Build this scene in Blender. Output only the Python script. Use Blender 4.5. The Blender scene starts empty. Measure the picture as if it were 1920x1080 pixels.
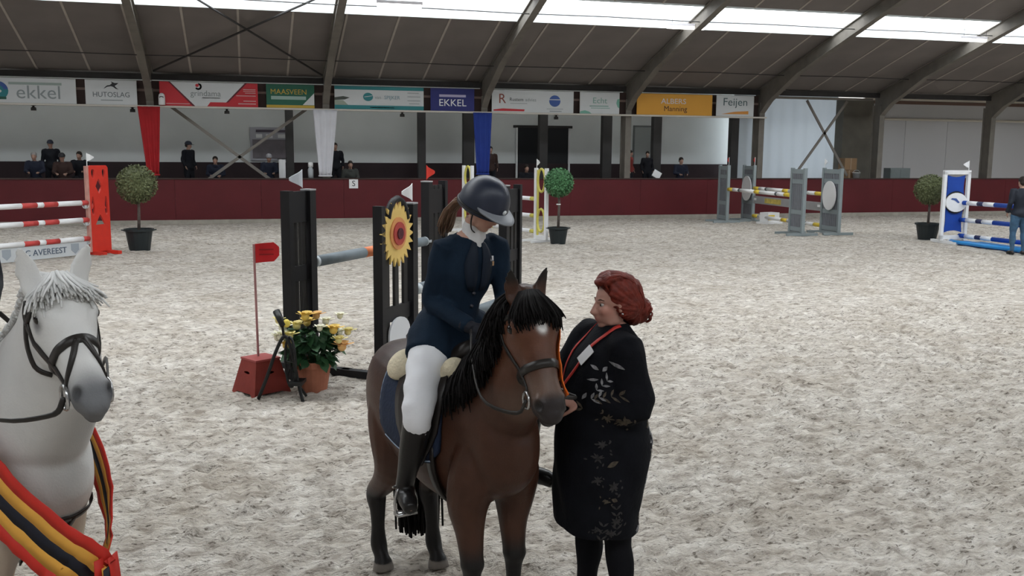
import bpy, bmesh, math, random
import numpy as np
from mathutils import Vector, Matrix
from mathutils.bvhtree import BVHTree

scene = bpy.context.scene
COL = scene.collection
R = math.radians
PI = math.pi
rng = random.Random(11)
nrng = np.random.default_rng(5)

# ------------------------------------------------------------------ camera
F_PX, CAM_H = 1800.0, 2.25
PITCH = math.atan(260 / F_PX); ROLL = 0.0082; YAW = math.atan(505 / math.hypot(F_PX, 260))
fw = Vector((math.sin(YAW) * math.cos(PITCH), math.cos(YAW) * math.cos(PITCH), -math.sin(PITCH)))
r0 = Vector((math.cos(YAW), -math.sin(YAW), 0)); u0 = r0.cross(fw)
rv = r0 * math.cos(ROLL) + u0 * math.sin(ROLL)
uv = -r0 * math.sin(ROLL) + u0 * math.cos(ROLL)
cam_d = bpy.data.cameras.new('camera'); cam_d.sensor_width = 36; cam_d.lens = 36 * F_PX / 1920
cam_d.clip_start = 0.05; cam_d.clip_end = 300
cam = bpy.data.objects.new('camera', cam_d); COL.objects.link(cam)
cam.matrix_world = Matrix(((rv.x, uv.x, -fw.x, 0), (rv.y, uv.y, -fw.y, 0), (rv.z, uv.z, -fw.z, CAM_H), (0, 0, 0, 1)))
scene.camera = cam

# ------------------------------------------------------------------ overcast sky, seen and let in through the skylights
SKY = 6.0
world = bpy.data.worlds.new('overcast_sky'); scene.world = world; world.use_nodes = True
bg = world.node_tree.nodes['Background']
bg.inputs[0].default_value = (0.97, 0.985, 1.0, 1); bg.inputs[1].default_value = SKY

def portal(name, loc, sx, sy, rot):
    l = bpy.data.lights.new(name, 'AREA'); l.shape = 'RECTANGLE'; l.size = sx; l.size_y = sy
    l.cycles.is_portal = True
    o = bpy.data.objects.new(name, l); COL.objects.link(o); o.location = loc; o.rotation_euler = rot
    return o
SLOPE = 0.3143; ANG = math.atan(SLOPE)
EAVE_Y, EAVE_Z, RIDGE_Y = 29.8, 4.4, 12.0
def roof_z(y):
    if y < RIDGE_Y: y = 2 * RIDGE_Y - y
    return EAVE_Z + (EAVE_Y - y) * SLOPE
HX0, HX1 = -22.0, 46.0
HCX, HLX = (HX0 + HX1) / 2, HX1 - HX0
SK0, SK1 = 24.4, 25.75          # the slope skylight runs between these two distances
RSK = 2.3                       # half width of the added ridge skylight
portal('skylight_portal', (HCX, 25.07, roof_z(25.07) + .2), HLX, 1.35, (-ANG, 0, 0))
portal('skylight_portal', (HCX, 2 * RIDGE_Y - 25.07, roof_z(25.07) + .2), HLX, 1.35, (ANG, 0, 0))
portal('ridge_portal', (HCX, RIDGE_Y, roof_z(RIDGE_Y - RSK) + .2), HLX, 2 * RSK, (0, 0, 0))

vs = scene.view_settings
vs.view_transform = 'Standard'; vs.look = 'None'; vs.gamma = 1.0; vs.use_curve_mapping = False
vs.exposure = 0.38

# ------------------------------------------------------------------ helpers
MATS = {}
def mat(name, color, rough=0.7, var=0.0, scale=8.0, bump=0.0, bscale=40.0, metal=0.0, spec=0.3, attr=None, sheen=0.0, stretch=(1, 1, 1), coat=0.0):
    """procedural material: base colour (or a colour attribute), cloudy variation, fine relief"""
    if name in MATS: return MATS[name]
    m = bpy.data.materials.new(name); m.use_nodes = True; MATS[name] = m
    nt = m.node_tree; b = nt.nodes['Principled BSDF']
    b.inputs['Roughness'].default_value = rough; b.inputs['Metallic'].default_value = metal
    b.inputs['Specular IOR Level'].default_value = spec
    if sheen: b.inputs['Sheen Weight'].default_value = sheen
    if coat: b.inputs['Coat Weight'].default_value = coat
    c = tuple(color) + (1,)
    b.inputs['Base Color'].default_value = c
    m.diffuse_color = c
    tc = nt.nodes.new('ShaderNodeTexCoord'); mp = nt.nodes.new('ShaderNodeMapping')
    mp.inputs['Scale'].default_value = stretch
    nt.links.new(tc.outputs['Object'], mp.inputs[0])
    src = None
    if attr:
        a = nt.nodes.new('ShaderNodeAttribute'); a.attribute_name = attr; src = a.outputs['Color']
    if var > 0:
        n = nt.nodes.new('ShaderNodeTexNoise'); n.inputs['Scale'].default_value = scale; n.inputs['Detail'].default_value = 5
        nt.links.new(mp.outputs[0], n.inputs['Vector'])
        mr = nt.nodes.new('ShaderNodeMapRange'); mr.inputs[1].default_value = .25; mr.inputs[2].default_value = .75
        mr.inputs[3].default_value = 1 - var; mr.inputs[4].default_value = 1 + var
        nt.links.new(n.outputs['Fac'], mr.inputs[0])
        mx = nt.nodes.new('ShaderNodeMix'); mx.data_type = 'RGBA'; mx.blend_type = 'MULTIPLY'; mx.inputs[0].default_value = 1
        if src is None: mx.inputs[6].default_value = c
        else: nt.links.new(src, mx.inputs[6])
        nt.links.new(mr.outputs[0], mx.inputs[7]); src = mx.outputs[2]
    if src is not None: nt.links.new(src, b.inputs['Base Color'])
    if bump > 0:
        n2 = nt.nodes.new('ShaderNodeTexNoise'); n2.inputs['Scale'].default_value = bscale; n2.inputs['Detail'].default_value = 4
        nt.links.new(mp.outputs[0], n2.inputs['Vector'])
        bp = nt.nodes.new('ShaderNodeBump'); bp.inputs['Strength'].default_value = bump; bp.inputs['Distance'].default_value = .01
        nt.links.new(n2.outputs['Fac'], bp.inputs['Height']); nt.links.new(bp.outputs[0], b.inputs['Normal'])
    return m

def V(*a): return Vector(a if len(a) > 1 else a[0])

class MB:
    """collects shapes; build() links them as ONE mesh object"""
    def __init__(s): s.v = []; s.f = []; s.m = []
    def add(s, vs_, fs, mi=0):
        o = len(s.v); s.v += [tuple(p) for p in vs_]; s.f += [tuple(i + o for i in f) for f in fs]; s.m += [mi] * len(fs); return s
    def box(s, c, size, rz=0.0, mi=0, rot=None):
        hx, hy, hz = size[0] / 2, size[1] / 2, size[2] / 2
        M = rot if rot is not None else Matrix.Rotation(rz, 3, 'Z')
        vs_ = [V(c) + M @ V(x * hx, y * hy, z * hz) for z in (-1, 1) for y in (-1, 1) for x in (-1, 1)]
        return s.add(vs_, [(0, 2, 3, 1), (4, 5, 7, 6), (0, 1, 5, 4), (2, 6, 7, 3), (0, 4, 6, 2), (1, 3, 7, 5)], mi)
    def bar(s, p, q, w, h, up=(0, 0, 1), mi=0):
        p, q = V(p), V(q); d = q - p; L = d.length; d.normalize()
        sx = d.cross(V(up))
        if sx.length < 1e-4: sx = d.cross(V(1, 0, 0))
        sx.normalize(); uz = sx.cross(d)
        return s.box((p + q) / 2, (w, L, h), rot=Matrix((sx, d, uz)).transposed(), mi=mi)
    def rings(s, rings, caps=True, closed=True, mi=0):
        n = len(rings[0]); o = len(s.v); fs = []
        for r in rings: s.v += [tuple(p) for p in r]
        for i in range(len(rings) - 1):
            for j in range(n if closed else n - 1):
                k = (j + 1) % n
                fs.append((o + i * n + j, o + i * n + k, o + (i + 1) * n + k, o + (i + 1) * n + j))
        if caps and closed:
            fs.append(tuple(o + j for j in reversed(range(n)))); fs.append(tuple(o + (len(rings) - 1) * n + j for j in range(n)))
        s.f += fs; s.m += [mi] * len(fs); return s
    def tube(s, pts, r, n=8, caps=True, mi=0, flat=1.0, ref=None):
        pts = [V(p) for p in pts]; N = len(pts)
        rs = r if isinstance(r, (list, tuple)) else [r] * N
        rr = []; prev = None
        for i, p in enumerate(pts):
            t = (pts[min(i + 1, N - 1)] - pts[max(i - 1, 0)])
            if t.length < 1e-7: t = V(0, 0, 1)
            t.normalize()
            if prev is None:
                a = V(ref) if ref is not None else (V(0, 0, 1) if abs(t.z) < .9 else V(1, 0, 0))
            else: a = prev
            a = a - t * a.dot(t)
            if a.length < 1e-5: a = V(1, .3, .2) - t * V(1, .3, .2).dot(t)
            a.normalize(); prev = a; b = t.cross(a)
            rr.append([p + (a * math.cos(2 * PI * k / n) + b * math.sin(2 * PI * k / n) * flat) * rs[i] for k in range(n)])
        return s.rings(rr, caps, True, mi)
    def lathe(s, prof, n=16, c=(0, 0, 0), mi=0, caps=True):
        return s.rings([[V(c) + V(r * math.cos(2 * PI * k / n), r * math.sin(2 * PI * k / n), z) for k in range(n)] for r, z in prof], caps, True, mi)
    def ball(s, c, r, nu=14, nv=9, rot=None, mi=0):
        r = r if isinstance(r, (tuple, list)) else (r, r, r); c = V(c); vs_ = []; fs = []
        M = rot if rot is not None else Matrix.Identity(3)
        vs_.append(c + M @ V(0, 0, r[2]))
        for i in range(1, nv):
            a = PI * i / nv
            for k in range(nu):
                b = 2 * PI * k / nu
                vs_.append(c + M @ V(r[0] * math.sin(a) * math.cos(b), r[1] * math.sin(a) * math.sin(b), r[2] * math.cos(a)))
        vs_.append(c + M @ V(0, 0, -r[2]))
        for k in range(nu): fs.append((0, 1 + k, 1 + (k + 1) % nu))
        for i in range(nv - 2):
            for k in range(nu):
                a = 1 + i * nu; fs.append((a + k, a + nu + k, a + nu + (k + 1) % nu, a + (k + 1) % nu))
        a = 1 + (nv - 2) * nu
        for k in range(nu): fs.append((a + k, a + nu, a + (k + 1) % nu))
        return s.add(vs_, fs, mi)
    def prism(s, poly, o, ax, ay, th, mi=0):
        """closed outline poly (2-D) in the plane o + x*ax + y*ay, given a thickness"""
        o, ax, ay = V(o), V(ax), V(ay); nz = ax.cross(ay).normalized() * th
        a = [o + ax * x + ay * y for x, y in poly]; n = len(a)
        fs = [tuple(reversed(range(n))), tuple(range(n, 2 * n))] + [(i, (i + 1) % n, n + (i + 1) % n, n + i) for i in range(n)]
        return s.add(a + [p + nz for p in a], fs, mi)
    def sheet(s, grid, th, mi=0):
        """a curved sheet of some thickness from a grid of (point, normal)"""
        nr, nc = len(grid), len(grid[0]); o = len(s.v)
        for row in grid: s.v += [tuple(V(p)) for p, n in row]
        for row in grid: s.v += [tuple(V(p) + V(n) * th) for p, n in row]
        K = nr * nc; fs = []
        for i in range(nr - 1):
            for j in range(nc - 1):
                a, b, c, d = i * nc + j, i * nc + j + 1, (i + 1) * nc + j + 1, (i + 1) * nc + j
                fs += [(o + d, o + c, o + b, o + a), (o + K + a, o + K + b, o + K + c, o + K + d)]
        edge = [j for j in range(nc)] + [i * nc + nc - 1 for i in range(1, nr)] + [(nr - 1) * nc + j for j in range(nc - 2, -1, -1)] + [i * nc for i in range(nr - 2, 0, -1)]
        for a, b in zip(edge, edge[1:] + edge[:1]): fs.append((o + a, o + b, o + K + b, o + K + a))
        s.f += fs; s.m += [mi] * len(fs); return s
    def mesh(s, name):
        me = bpy.data.meshes.new(name); me.from_pydata(s.v, [], s.f)
        bm = bmesh.new(); bm.from_mesh(me); bmesh.ops.recalc_face_normals(bm, faces=bm.faces); bm.to_mesh(me); bm.free()
        if any(s.m): me.polygons.foreach_set('material_index', s.m)
        return me
    def build(s, name, m, parent=None, smooth=False):
        me = s.mesh(name)
        for x in (m if isinstance(m, (list, tuple)) else [m]): me.materials.append(x)
        return link(name, me, parent, smooth)

def link(name, me, parent=None, smooth=False):
    if smooth: me.polygons.foreach_set('use_smooth', [True] * len(me.polygons))
    o = bpy.data.objects.new(name, me); COL.objects.link(o)
    if parent is not None: o.parent = parent
    return o
def empty(name, loc=(0, 0, 0), rz=0.0, scale=1.0):
    o = bpy.data.objects.new(name, None); COL.objects.link(o)
    o.location = loc; o.rotation_euler = (0, 0, rz); o.scale = (scale,) * 3; o.empty_display_size = .2
    return o
def tag(o, label=None, cat=None, group=None, kind=None):
    if label: o['label'] = label
    if cat: o['category'] = cat
    if group: o['group'] = group
    if kind: o['kind'] = kind
    return o
def struct(o, label, cat): return tag(o, label, cat, None, 'structure')

def fuse(mb, voxel, smooth=6, fac=.5):
    """melt overlapping closed shapes into one continuous skin"""
    me = mb.mesh('tmp'); o = bpy.data.objects.new('tmp', me); COL.objects.link(o)
    m = o.modifiers.new('r', 'REMESH'); m.mode = 'VOXEL'; m.voxel_size = voxel; m.use_smooth_shade = True
    if smooth:
        q = o.modifiers.new('s', 'SMOOTH'); q.factor = fac; q.iterations = smooth
    dg = bpy.context.evaluated_depsgraph_get()
    out = bpy.data.meshes.new_from_object(o.evaluated_get(dg))
    bpy.data.objects.remove(o); bpy.data.meshes.remove(me)
    out.polygons.foreach_set('use_smooth', [True] * len(out.polygons))
    return out
def coords(me):
    a = np.empty(len(me.vertices) * 3, np.float32); me.vertices.foreach_get('co', a); return a.reshape(-1, 3)
def set_coords(me, a): me.vertices.foreach_set('co', a.astype(np.float32).ravel()); me.update()
def paint(me, rgb):
    at = me.color_attributes.new('coat', 'FLOAT_COLOR', 'POINT')
    c = np.ones((len(rgb), 4), np.float32); c[:, :3] = rgb; at.data.foreach_set('color', c.ravel())
def sstep(a, b, x): t = np.clip((x - a) / (b - a), 0, 1); return t * t * (3 - 2 * t)
def lerpc(c, d, t): return c * (1 - t[:, None]) + np.array(d, np.float32) * t[:, None]
def spline(pts, n):
    """Catmull-Rom through rows of numbers"""
    P = np.array(pts, float); P = np.vstack([2 * P[0] - P[1], P, 2 * P[-1] - P[-2]]); out = []
    m = len(P) - 3
    for k in range(n):
        u = k / (n - 1) * m; i = min(int(u), m - 1); t = u - i
        a, b, c, d = P[i:i + 4]
        out.append(.5 * (2 * b + (c - a) * t + (2 * a - 5 * b + 4 * c - d) * t * t + (3 * b - a - 3 * c + d) * t ** 3))
    return np.array(out)
def text(name, body, size, m, parent, loc, rot=(PI / 2, 0, 0), align='CENTER', ext=.004, sx=1.0):
    cu = bpy.data.curves.new('t', 'FONT'); cu.body = body; cu.size = size; cu.align_x = align; cu.align_y = 'CENTER'; cu.extrude = ext; cu.resolution_u = 3
    o = bpy.data.objects.new('t', cu); COL.objects.link(o)
    me = bpy.data.meshes.new_from_object(o.evaluated_get(bpy.context.evaluated_depsgraph_get()))
    bpy.data.objects.remove(o); bpy.data.curves.remove(cu)
    me.materials.clear(); me.materials.append(m)
    t = link(name, me, parent); t.location = loc; t.rotation_euler = rot; t.scale = (sx, 1, 1)
    return t
def plate(outer, holes, th):
    """flat plate in the local x-z plane with real holes; returns a mesh centred on y = 0"""
    cu = bpy.data.curves.new('p', 'CURVE'); cu.dimensions = '2D'; cu.fill_mode = 'BOTH'; cu.extrude = th / 2
    for poly in [outer] + holes:
        sp = cu.splines.new('POLY'); sp.points.add(len(poly) - 1); sp.use_cyclic_u = True
        for p, (x, y) in zip(sp.points, poly): p.co = (x, y, 0, 1)
    o = bpy.data.objects.new('p', cu); COL.objects.link(o)
    me = bpy.data.meshes.new_from_object(o.evaluated_get(bpy.context.evaluated_depsgraph_get()))
    bpy.data.objects.remove(o); bpy.data.curves.remove(cu)
    me.transform(Matrix.Rotation(PI / 2, 4, 'X'))
    return me
def ell(cx, cy, rx, ry, n=20): return [(cx + rx * math.cos(2 * PI * k / n), cy + ry * math.sin(2 * PI * k / n)) for k in range(n)]
def rect(x0, y0, x1, y1): return [(x0, y0), (x1, y0), (x1, y1), (x0, y1)]

# ------------------------------------------------------------------ palette
black = mat('black_paint', (.012, .012, .014), .55)
white = mat('white_paint', (.78, .79, .8), .5, .04)
red = mat('red_paint', (.62, .035, .02), .45, .06)
maroon = mat('maroon_board', (.095, .010, .014), .5, .12, 1.2, .15, 30)
steel = mat('weathered_steel', (.17, .155, .135), .7, .18, 3, .2, 25)
dark_steel = mat('dark_steel', (.035, .033, .033), .6, .15, 4)
concrete = mat('concrete', (.32, .3, .26), .9, .2, 5, .4, 30)
panel_m = mat('roof_panel', (.185, .165, .155), .85, .10, 1.1, .15, 60)
batten_m = mat('batten', (.40, .36, .32), .8, .1, 3)
plaster = mat('white_plaster', (.74, .77, .77), .9, .06, .7, .15, 20)
dark_wood = mat('dark_wood', (.035, .022, .02), .6, .25, 3, .2, 30, stretch=(1, 6, 6))
galv = mat('galvanised', (.62, .66, .68), .45, .15, 4, metal=.3)
ink = mat('ink_grey', (.09, .1, .11), .7)
# ================================================================== THE SETTING
# ------------------------------------------------------------------ sand floor
def sand_material():
    m = bpy.data.materials.new('arena_sand'); m.use_nodes = True; nt = m.node_tree; b = nt.nodes['Principled BSDF']
    b.inputs['Roughness'].default_value = .95; b.inputs['Specular IOR Level'].default_value = .15
    g = nt.nodes.new('ShaderNodeNewGeometry')
    def noise(sc, det, st=(1, 1, 1), rough=.6):
        mp = nt.nodes.new('ShaderNodeMapping'); mp.inputs['Scale'].default_value = st; nt.links.new(g.outputs['Position'], mp.inputs[0])
        n = nt.nodes.new('ShaderNodeTexNoise'); n.inputs['Scale'].default_value = sc; n.inputs['Detail'].default_value = det; n.inputs['Roughness'].default_value = rough
        nt.links.new(mp.outputs[0], n.inputs['Vector']); return n.outputs['Fac']
    def ramp(src, stops):
        r = nt.nodes.new('ShaderNodeValToRGB'); e = r.color_ramp.elements
        while len(e) < len(stops): e.new(.5)
        for k, (p, c) in enumerate(stops): e[k].position = p; e[k].color = tuple(c) + (1,)
        nt.links.new(src, r.inputs[0]); return r.outputs[0]
    def mul(a, bb, f=1.0, mode='MULTIPLY'):
        x = nt.nodes.new('ShaderNodeMix'); x.data_type = 'RGBA'; x.blend_type = mode; x.inputs[0].default_value = f
        nt.links.new(a, x.inputs[6]); nt.links.new(bb, x.inputs[7]); return x.outputs[2]
    base = ramp(noise(10, 8, (.55, 1, 1), .66), [(.34, (.35, .31, .268)), (.44, (.485, .445, .395)), (.52, (.595, .555, .50)), (.66, (.75, .715, .66))])
    clod = ramp(noise(34, 4, (.5, 1, 1), .65), [(.36, (.36, .34, .32)), (.42, (.95, .95, .95)), (.64, (1.08, 1.08, 1.07))])
    broad = ramp(noise(1.3, 4), [(.35, (.82, .795, .76)), (.60, (1.0, 1.0, 1.0))])
    c = mul(mul(base, clod), broad)
    nt.links.new(c, b.inputs['Base Color'])
    hn = nt.nodes.new('ShaderNodeMath'); hn.operation = 'ADD'
    nt.links.new(noise(15, 6, (.6, 1, 1)), hn.inputs[0]); nt.links.new(noise(60, 4, (.6, 1, 1)), hn.inputs[1])
    bp = nt.nodes.new('ShaderNodeBump'); bp.inputs['Strength'].default_value = .8; bp.inputs['Distance'].default_value = .035
    nt.links.new(hn.outputs[0], bp.inputs['Height']); nt.links.new(bp.outputs[0], b.inputs['Normal'])
    return m
sand_m = sand_material()

def fractal(nx, ny, d, lo, hi, power):
    """filtered noise with wavelengths from lo to hi metres, unit variance"""
    f = np.fft.rfft2(nrng.standard_normal((ny, nx)))
    k = np.hypot(np.fft.fftfreq(ny, d)[:, None], np.fft.rfftfreq(nx, d)[None, :])
    w = np.where((k > 1 / hi) & (k < 1 / lo), np.maximum(k, 1e-6) ** -power, 0)
    a = np.fft.irfft2(f * w, (ny, nx)); return a / a.std()
def sand_grid(x0, x1, y0, y1, d, density, amp):
    nx, ny = int(round((x1 - x0) / d)) + 1, int(round((y1 - y0) / d)) + 1
    z = fractal(nx, ny, d, 2.2 * d, .35, .8) * .009 * amp + fractal(nx, ny, d, .5, 4, 1) * .006
    for _ in range(int((x1 - x0) * (y1 - y0) * density)):        # hoof prints: a dent with a thrown-up rim
        r = rng.uniform(.05, .085); cx, cy = rng.uniform(0, nx - 1), rng.uniform(0, ny - 1); w = int(2.2 * r / d) + 1
        i0, i1, j0, j1 = max(0, int(cx) - w), min(nx, int(cx) + w + 1), max(0, int(cy) - w), min(ny, int(cy) + w + 1)
        q = ((np.arange(i0, i1)[None, :] - cx) ** 2 + (np.arange(j0, j1)[:, None] - cy) ** 2) * d * d / (r * r)
        z[j0:j1, i0:i1] += amp * rng.uniform(.012, .034) * (-np.exp(-q * 1.3) + .55 * np.exp(-(np.sqrt(q) - 1.25) ** 2 * 6))
    z = np.clip(z, -.05, .035)
    fade = 3
    ex = np.minimum(np.arange(nx), np.arange(nx)[::-1]) / fade; ey = np.minimum(np.arange(ny), np.arange(ny)[::-1]) / fade
    z *= np.clip(np.minimum(ex[None, :], ey[:, None]), 0, 1)
    X, Y = np.meshgrid(np.linspace(x0, x1, nx), np.linspace(y0, y1, ny))
    co = np.stack([X, Y, z], -1).reshape(-1, 3)
    idx = np.arange(nx * ny).reshape(ny, nx)
    q = np.stack([idx[:-1, :-1], idx[:-1, 1:], idx[1:, 1:], idx[1:, :-1]], -1).reshape(-1, 4)
    return co, q
parts = [sand_grid(-5.5, 11.0, 2.6, 12.2, .036, 24, 1.0), sand_grid(-12, 30, 12.2, 29.75, .085, 9, .9)]
cos, qs, off = [], [], 0
for c_, q_ in parts: cos.append(c_); qs.append(q_ + off); off += len(c_)
rects = [(HX0, -12, HX1, 2.6), (HX0, 2.6, -5.5, 12.2), (11, 2.6, HX1, 12.2), (HX0, 12.2, -12, 36), (30, 12.2, HX1, 36), (-12, 29.75, 30, 36)]
for (a, b_, c, d) in rects:
    cos.append(np.array([(a, b_, 0), (c, b_, 0), (c, d, 0), (a, d, 0)], float)); qs.append(np.arange(4)[None, :] + off); off += 4
co = np.vstack(cos); qq = np.vstack(qs)
me = bpy.data.meshes.new('floor'); me.vertices.add(len(co)); me.vertices.foreach_set('co', co.astype(np.float32).ravel())
me.loops.add(qq.size); me.loops.foreach_set('vertex_index', qq.astype(np.int32).ravel())
me.polygons.add(len(qq)); me.polygons.foreach_set('loop_start', np.arange(0, qq.size, 4, dtype=np.int32))
me.update(calc_edges=True); me.validate(); me.materials.append(sand_m)
struct(link('floor', me, smooth=True), 'pale trampled sand floor of the riding arena', 'floor')

# ------------------------------------------------------------------ roof
dirs = V(0, -math.cos(ANG), math.sin(ANG))           # up the far slope
nrm = V(0, math.sin(ANG), math.cos(ANG))
def slope_slab(mb, x0, x1, ya, yb, z_off, th):
    """slab following the roof between distances ya (lower) and yb (higher)"""
    za, zb = roof_z(ya) + z_off, roof_z(yb) + z_off
    p = [(x0, ya, za), (x1, ya, za), (x1, yb, zb), (x0, yb, zb)]
    mb.add(p + [(a, b, c + th) for a, b, c in p], [(0, 1, 2, 3), (7, 6, 5, 4), (0, 4, 5, 1), (1, 5, 6, 2), (2, 6, 7, 3), (3, 7, 4, 0)])
deck = MB()
NB = 2 * RIDGE_Y
for ya, yb in ((30.5, SK1), (SK0, RIDGE_Y + RSK)):
    slope_slab(deck, HX0, HX1, ya, yb, .10, .10)
slope_slab(deck, HX0, HX1, NB - 30.5, NB - SK1, .10, .10); slope_slab(deck, HX0, HX1, NB - SK0, RIDGE_Y - RSK, .10, .10)
ceiling = struct(deck.build('ceiling', mat('roof_deck', (.2, .18, .17), .9)), 'dark sloping roof of the riding hall', 'ceiling')
joint_x = [-12.33 + 1.365 * k for k in range(0, 34)]
pm = {}
def roof_panel(x, ya, yb):
    key = (round(ya, 2), round(yb, 2))
    if key not in pm:
        b = MB(); slope_slab(b, .03, 1.365 - .03, ya, yb, .04, .055); mm = b.mesh('roof_panel'); mm.materials.append(panel_m)
        b = MB(); slope_slab(b, -.028, .028, ya, yb, .025, .06); m2 = b.mesh('batten'); m2.materials.append(batten_m); pm[key] = (mm, m2)
    link('roof_panel', pm[key][0], ceiling).location = (x, 0, 0)
    link('batten', pm[key][1], ceiling).location = (x, 0, 0)
for x in joint_x:
    roof_panel(x, 30.0, SK1)
    roof_panel(x, SK0, 19.0)
# lower shadow board where roof meets eaves beam
struct(MB().box((HCX, 30.02, 4.24), (HLX, .16, .16)).build('trim_1', dark_steel), 'dark eaves beam above the sponsor boards', 'trim')

# skylights: upstand kerbs and corrugated clear sheets
sheet_m = bpy.data.materials.new('clear_sheet'); sheet_m.use_nodes = True
nt = sheet_m.node_tree; nt.nodes.remove(nt.nodes['Principled BSDF'])
t1 = nt.nodes.new('ShaderNodeBsdfTransparent'); t1.inputs[0].default_value = (.9, .92, .93, 1)
t2 = nt.nodes.new('ShaderNodeBsdfTranslucent'); t2.inputs[0].default_value = (.85, .88, .9, 1)
mx = nt.nodes.new('ShaderNodeMixShader'); mx.inputs[0].default_value = .15
nt.links.new(t1.outputs[0], mx.inputs[1]); nt.links.new(t2.outputs[0], mx.inputs[2]); nt.links.new(mx.outputs[0], nt.nodes['Material Output'].inputs[0])
kerb_m = mat('skylight_kerb', (.72, .78, .8), .6, .12, 1.5)
def skylight(n, ya, yb, x0, x1, label):
    """window in the roof between distances ya (low edge) and yb"""
    sgn = 1 if ya > RIDGE_Y else -1
    b = MB(); H = .40; zk = .1
    for y in (ya, yb):
        z = roof_z(y)
        b.box((HCX if False else (x0 + x1) / 2, y, z + H / 2), (x1 - x0, .04, H))
    o = struct(b.build('window_%d' % n, kerb_m), label, 'skylight')
    c = MB(); pitch = .19; nx = int((x1 - x0) / pitch * 4); rows = []
    za, zb = roof_z(ya) + H, roof_z(yb) + H
    A = [(x0 + (x1 - x0) * i / nx, ya, za + .03 * math.sin(2 * PI * i / 4)) for i in range(nx + 1)]
    B = [(p[0], yb, zb + .03 * math.sin(2 * PI * i / 4)) for i, p in enumerate(A)]
    c.rings([A, B], caps=False, closed=False); c.build('glazing', sheet_m, o, True)
    return o
skylight(1, SK1, SK0, HX0, HX1, 'long bright corrugated skylight strip in the far roof slope')
skylight(3, NB - SK1, NB - SK0, HX0, HX1, 'long skylight strip in the near roof slope')
b = MB()  # unseen ridge opening, added to give top light on the foreground
for s in (-1, 1): b.box((HCX, RIDGE_Y + s * RSK, roof_z(RIDGE_Y + RSK) + .15), (HLX, .04, .4))
w3 = struct(b.build('window_2', kerb_m), 'wide unseen ridge skylight added above the arena', 'skylight')
MB().rings([[(HX0, RIDGE_Y - RSK, 9.75), (HX0, RIDGE_Y, 10.3), (HX0, RIDGE_Y + RSK, 9.75)], [(HX1, RIDGE_Y - RSK, 9.75), (HX1, RIDGE_Y, 10.3), (HX1, RIDGE_Y + RSK, 9.75)]], caps=False, closed=False).build('glazing', sheet_m, w3)

# ------------------------------------------------------------------ portal frames (columns and rafters)
FRX = [-12.4, -7.5, -2.56, 2.42, 7.33, 12.2, 17.09, 21.85, 26.6, 31.4, 36.2]
for i, x in enumerate(FRX):
    root = struct(empty('portal_frame', (x, 0, 0)), 'steel portal frame of column and sloping rafter', 'steel frame')
    c = MB(); c.box((0, 30.02, 1.95), (.09, .40, 3.9)); c.box((0, 29.82, 1.95), (.2, .025, 3.9)); c.box((0, 30.23, 1.95), (.2, .025, 3.9))
    c.build('column', steel, root)
    c = MB()                                        # web, flanges and haunch
    d1, d2 = .5, .36
    top = [(30.2, roof_z(30.2) + .02), (RIDGE_Y, roof_z(RIDGE_Y) + .02)]
    low = [(RIDGE_Y, roof_z(RIDGE_Y) - d2), (27.6, roof_z(27.6) - d2), (29.3, roof_z(29.3) - d1 - .12), (29.82, 3.55), (30.2, 3.5)]
    c.prism([(p[0], p[1]) for p in top + low], (-.05, 0, 0), (0, 1, 0), (0, 0, 1), .1)
    for (a, e) in zip(low[:-1], low[1:-1]):
        c.bar((0, a[0], a[1]), (0, e[0], e[1]), .2, .03, up=(0, .3, 1))
    c.bar((0, 30.2, roof_z(30.2)), (0, RIDGE_Y, roof_z(RIDGE_Y)), .2, .03)
    c.build('rafter', steel, root)
    # the unseen mirror half
    c = MB(); c.box((0, NB - 30.02, 1.95), (.2, .40, 3.9)); c.build('column', steel, root)
    c = MB(); c.prism([(NB - p[0], p[1]) for p in top + low[:2] + [(30.2, 3.6)]], (-.05, 0, 0), (0, 1, 0), (0, 0, 1), .1); c.build('rafter', steel, root)

# wind bracing under the roof and in the wall
def rz(y): return roof_z(y) - .12
b = MB(); b.tube([(-2.5, 23.0, rz(23.0)), (2.3, 29.5, rz(29.5))], .03, 6); b.tube([(2.3, 24.2, rz(24.2)), (-2.4, 29.5, rz(29.5))], .03, 6)
tag(b.build('roof_brace', dark_steel), 'crossed dark steel rods bracing the roof between the two left frames', 'brace')
for lab, pts in (('crossed grey struts in the opening below the red and white board', ((-2.11, 3.47, .786, 1.25), (2.0, 3.5, -1.1, 1.25))),
                 ('crossed grey struts in front of the pale curtain at right', ((19.26, 4.05, 21.06, 1.4), (20.9, 4.05, 18.9, 1.4)))):
    b = MB(); 
    for x0, z0, x1, z1 in pts: b.bar((x0, 30.55, z0), (x1, 30.55, z1), .09, .03, up=(0, 1, 0))
    tag(b.build('wall_brace', mat('strut_grey', (.22, .2, .18), .6)), lab, 'brace')
for lab, y, off in (('thin cable strung under the roof panels', 28.45, -.10), ('thin dark cable strung across the bright skylight', 24.75, -.22)):
    b = MB(); b.tube([(x, y, roof_z(y) + off - .02 * (k % 2)) for k, x in enumerate(np.arange(-15, 36, 2.45))], .014, 5)
    tag(b.build('cable', dark_steel), lab, 'cable')

# ------------------------------------------------------------------ kick wall, kerb, ledge
kick = struct(empty('wall_far', (0, 0, 0)), 'low maroon board wall around the arena', 'wall')
x = -21.5
while x < 45:
    w = 2.44; MB().box((x + w / 2, 29.76, .70), (w - .006, .04, 1.20)).build('panel', maroon, kick); x += w
MB().box((HCX, 29.76, .06), (HLX, .14, .12)).build('kerb', concrete, kick)
MB().box((HCX, 29.82, 1.32), (HLX, .22, .035)).build('ledge', mat('ledge', (.05, .028, .024), .5, .2, 3), kick)
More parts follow.
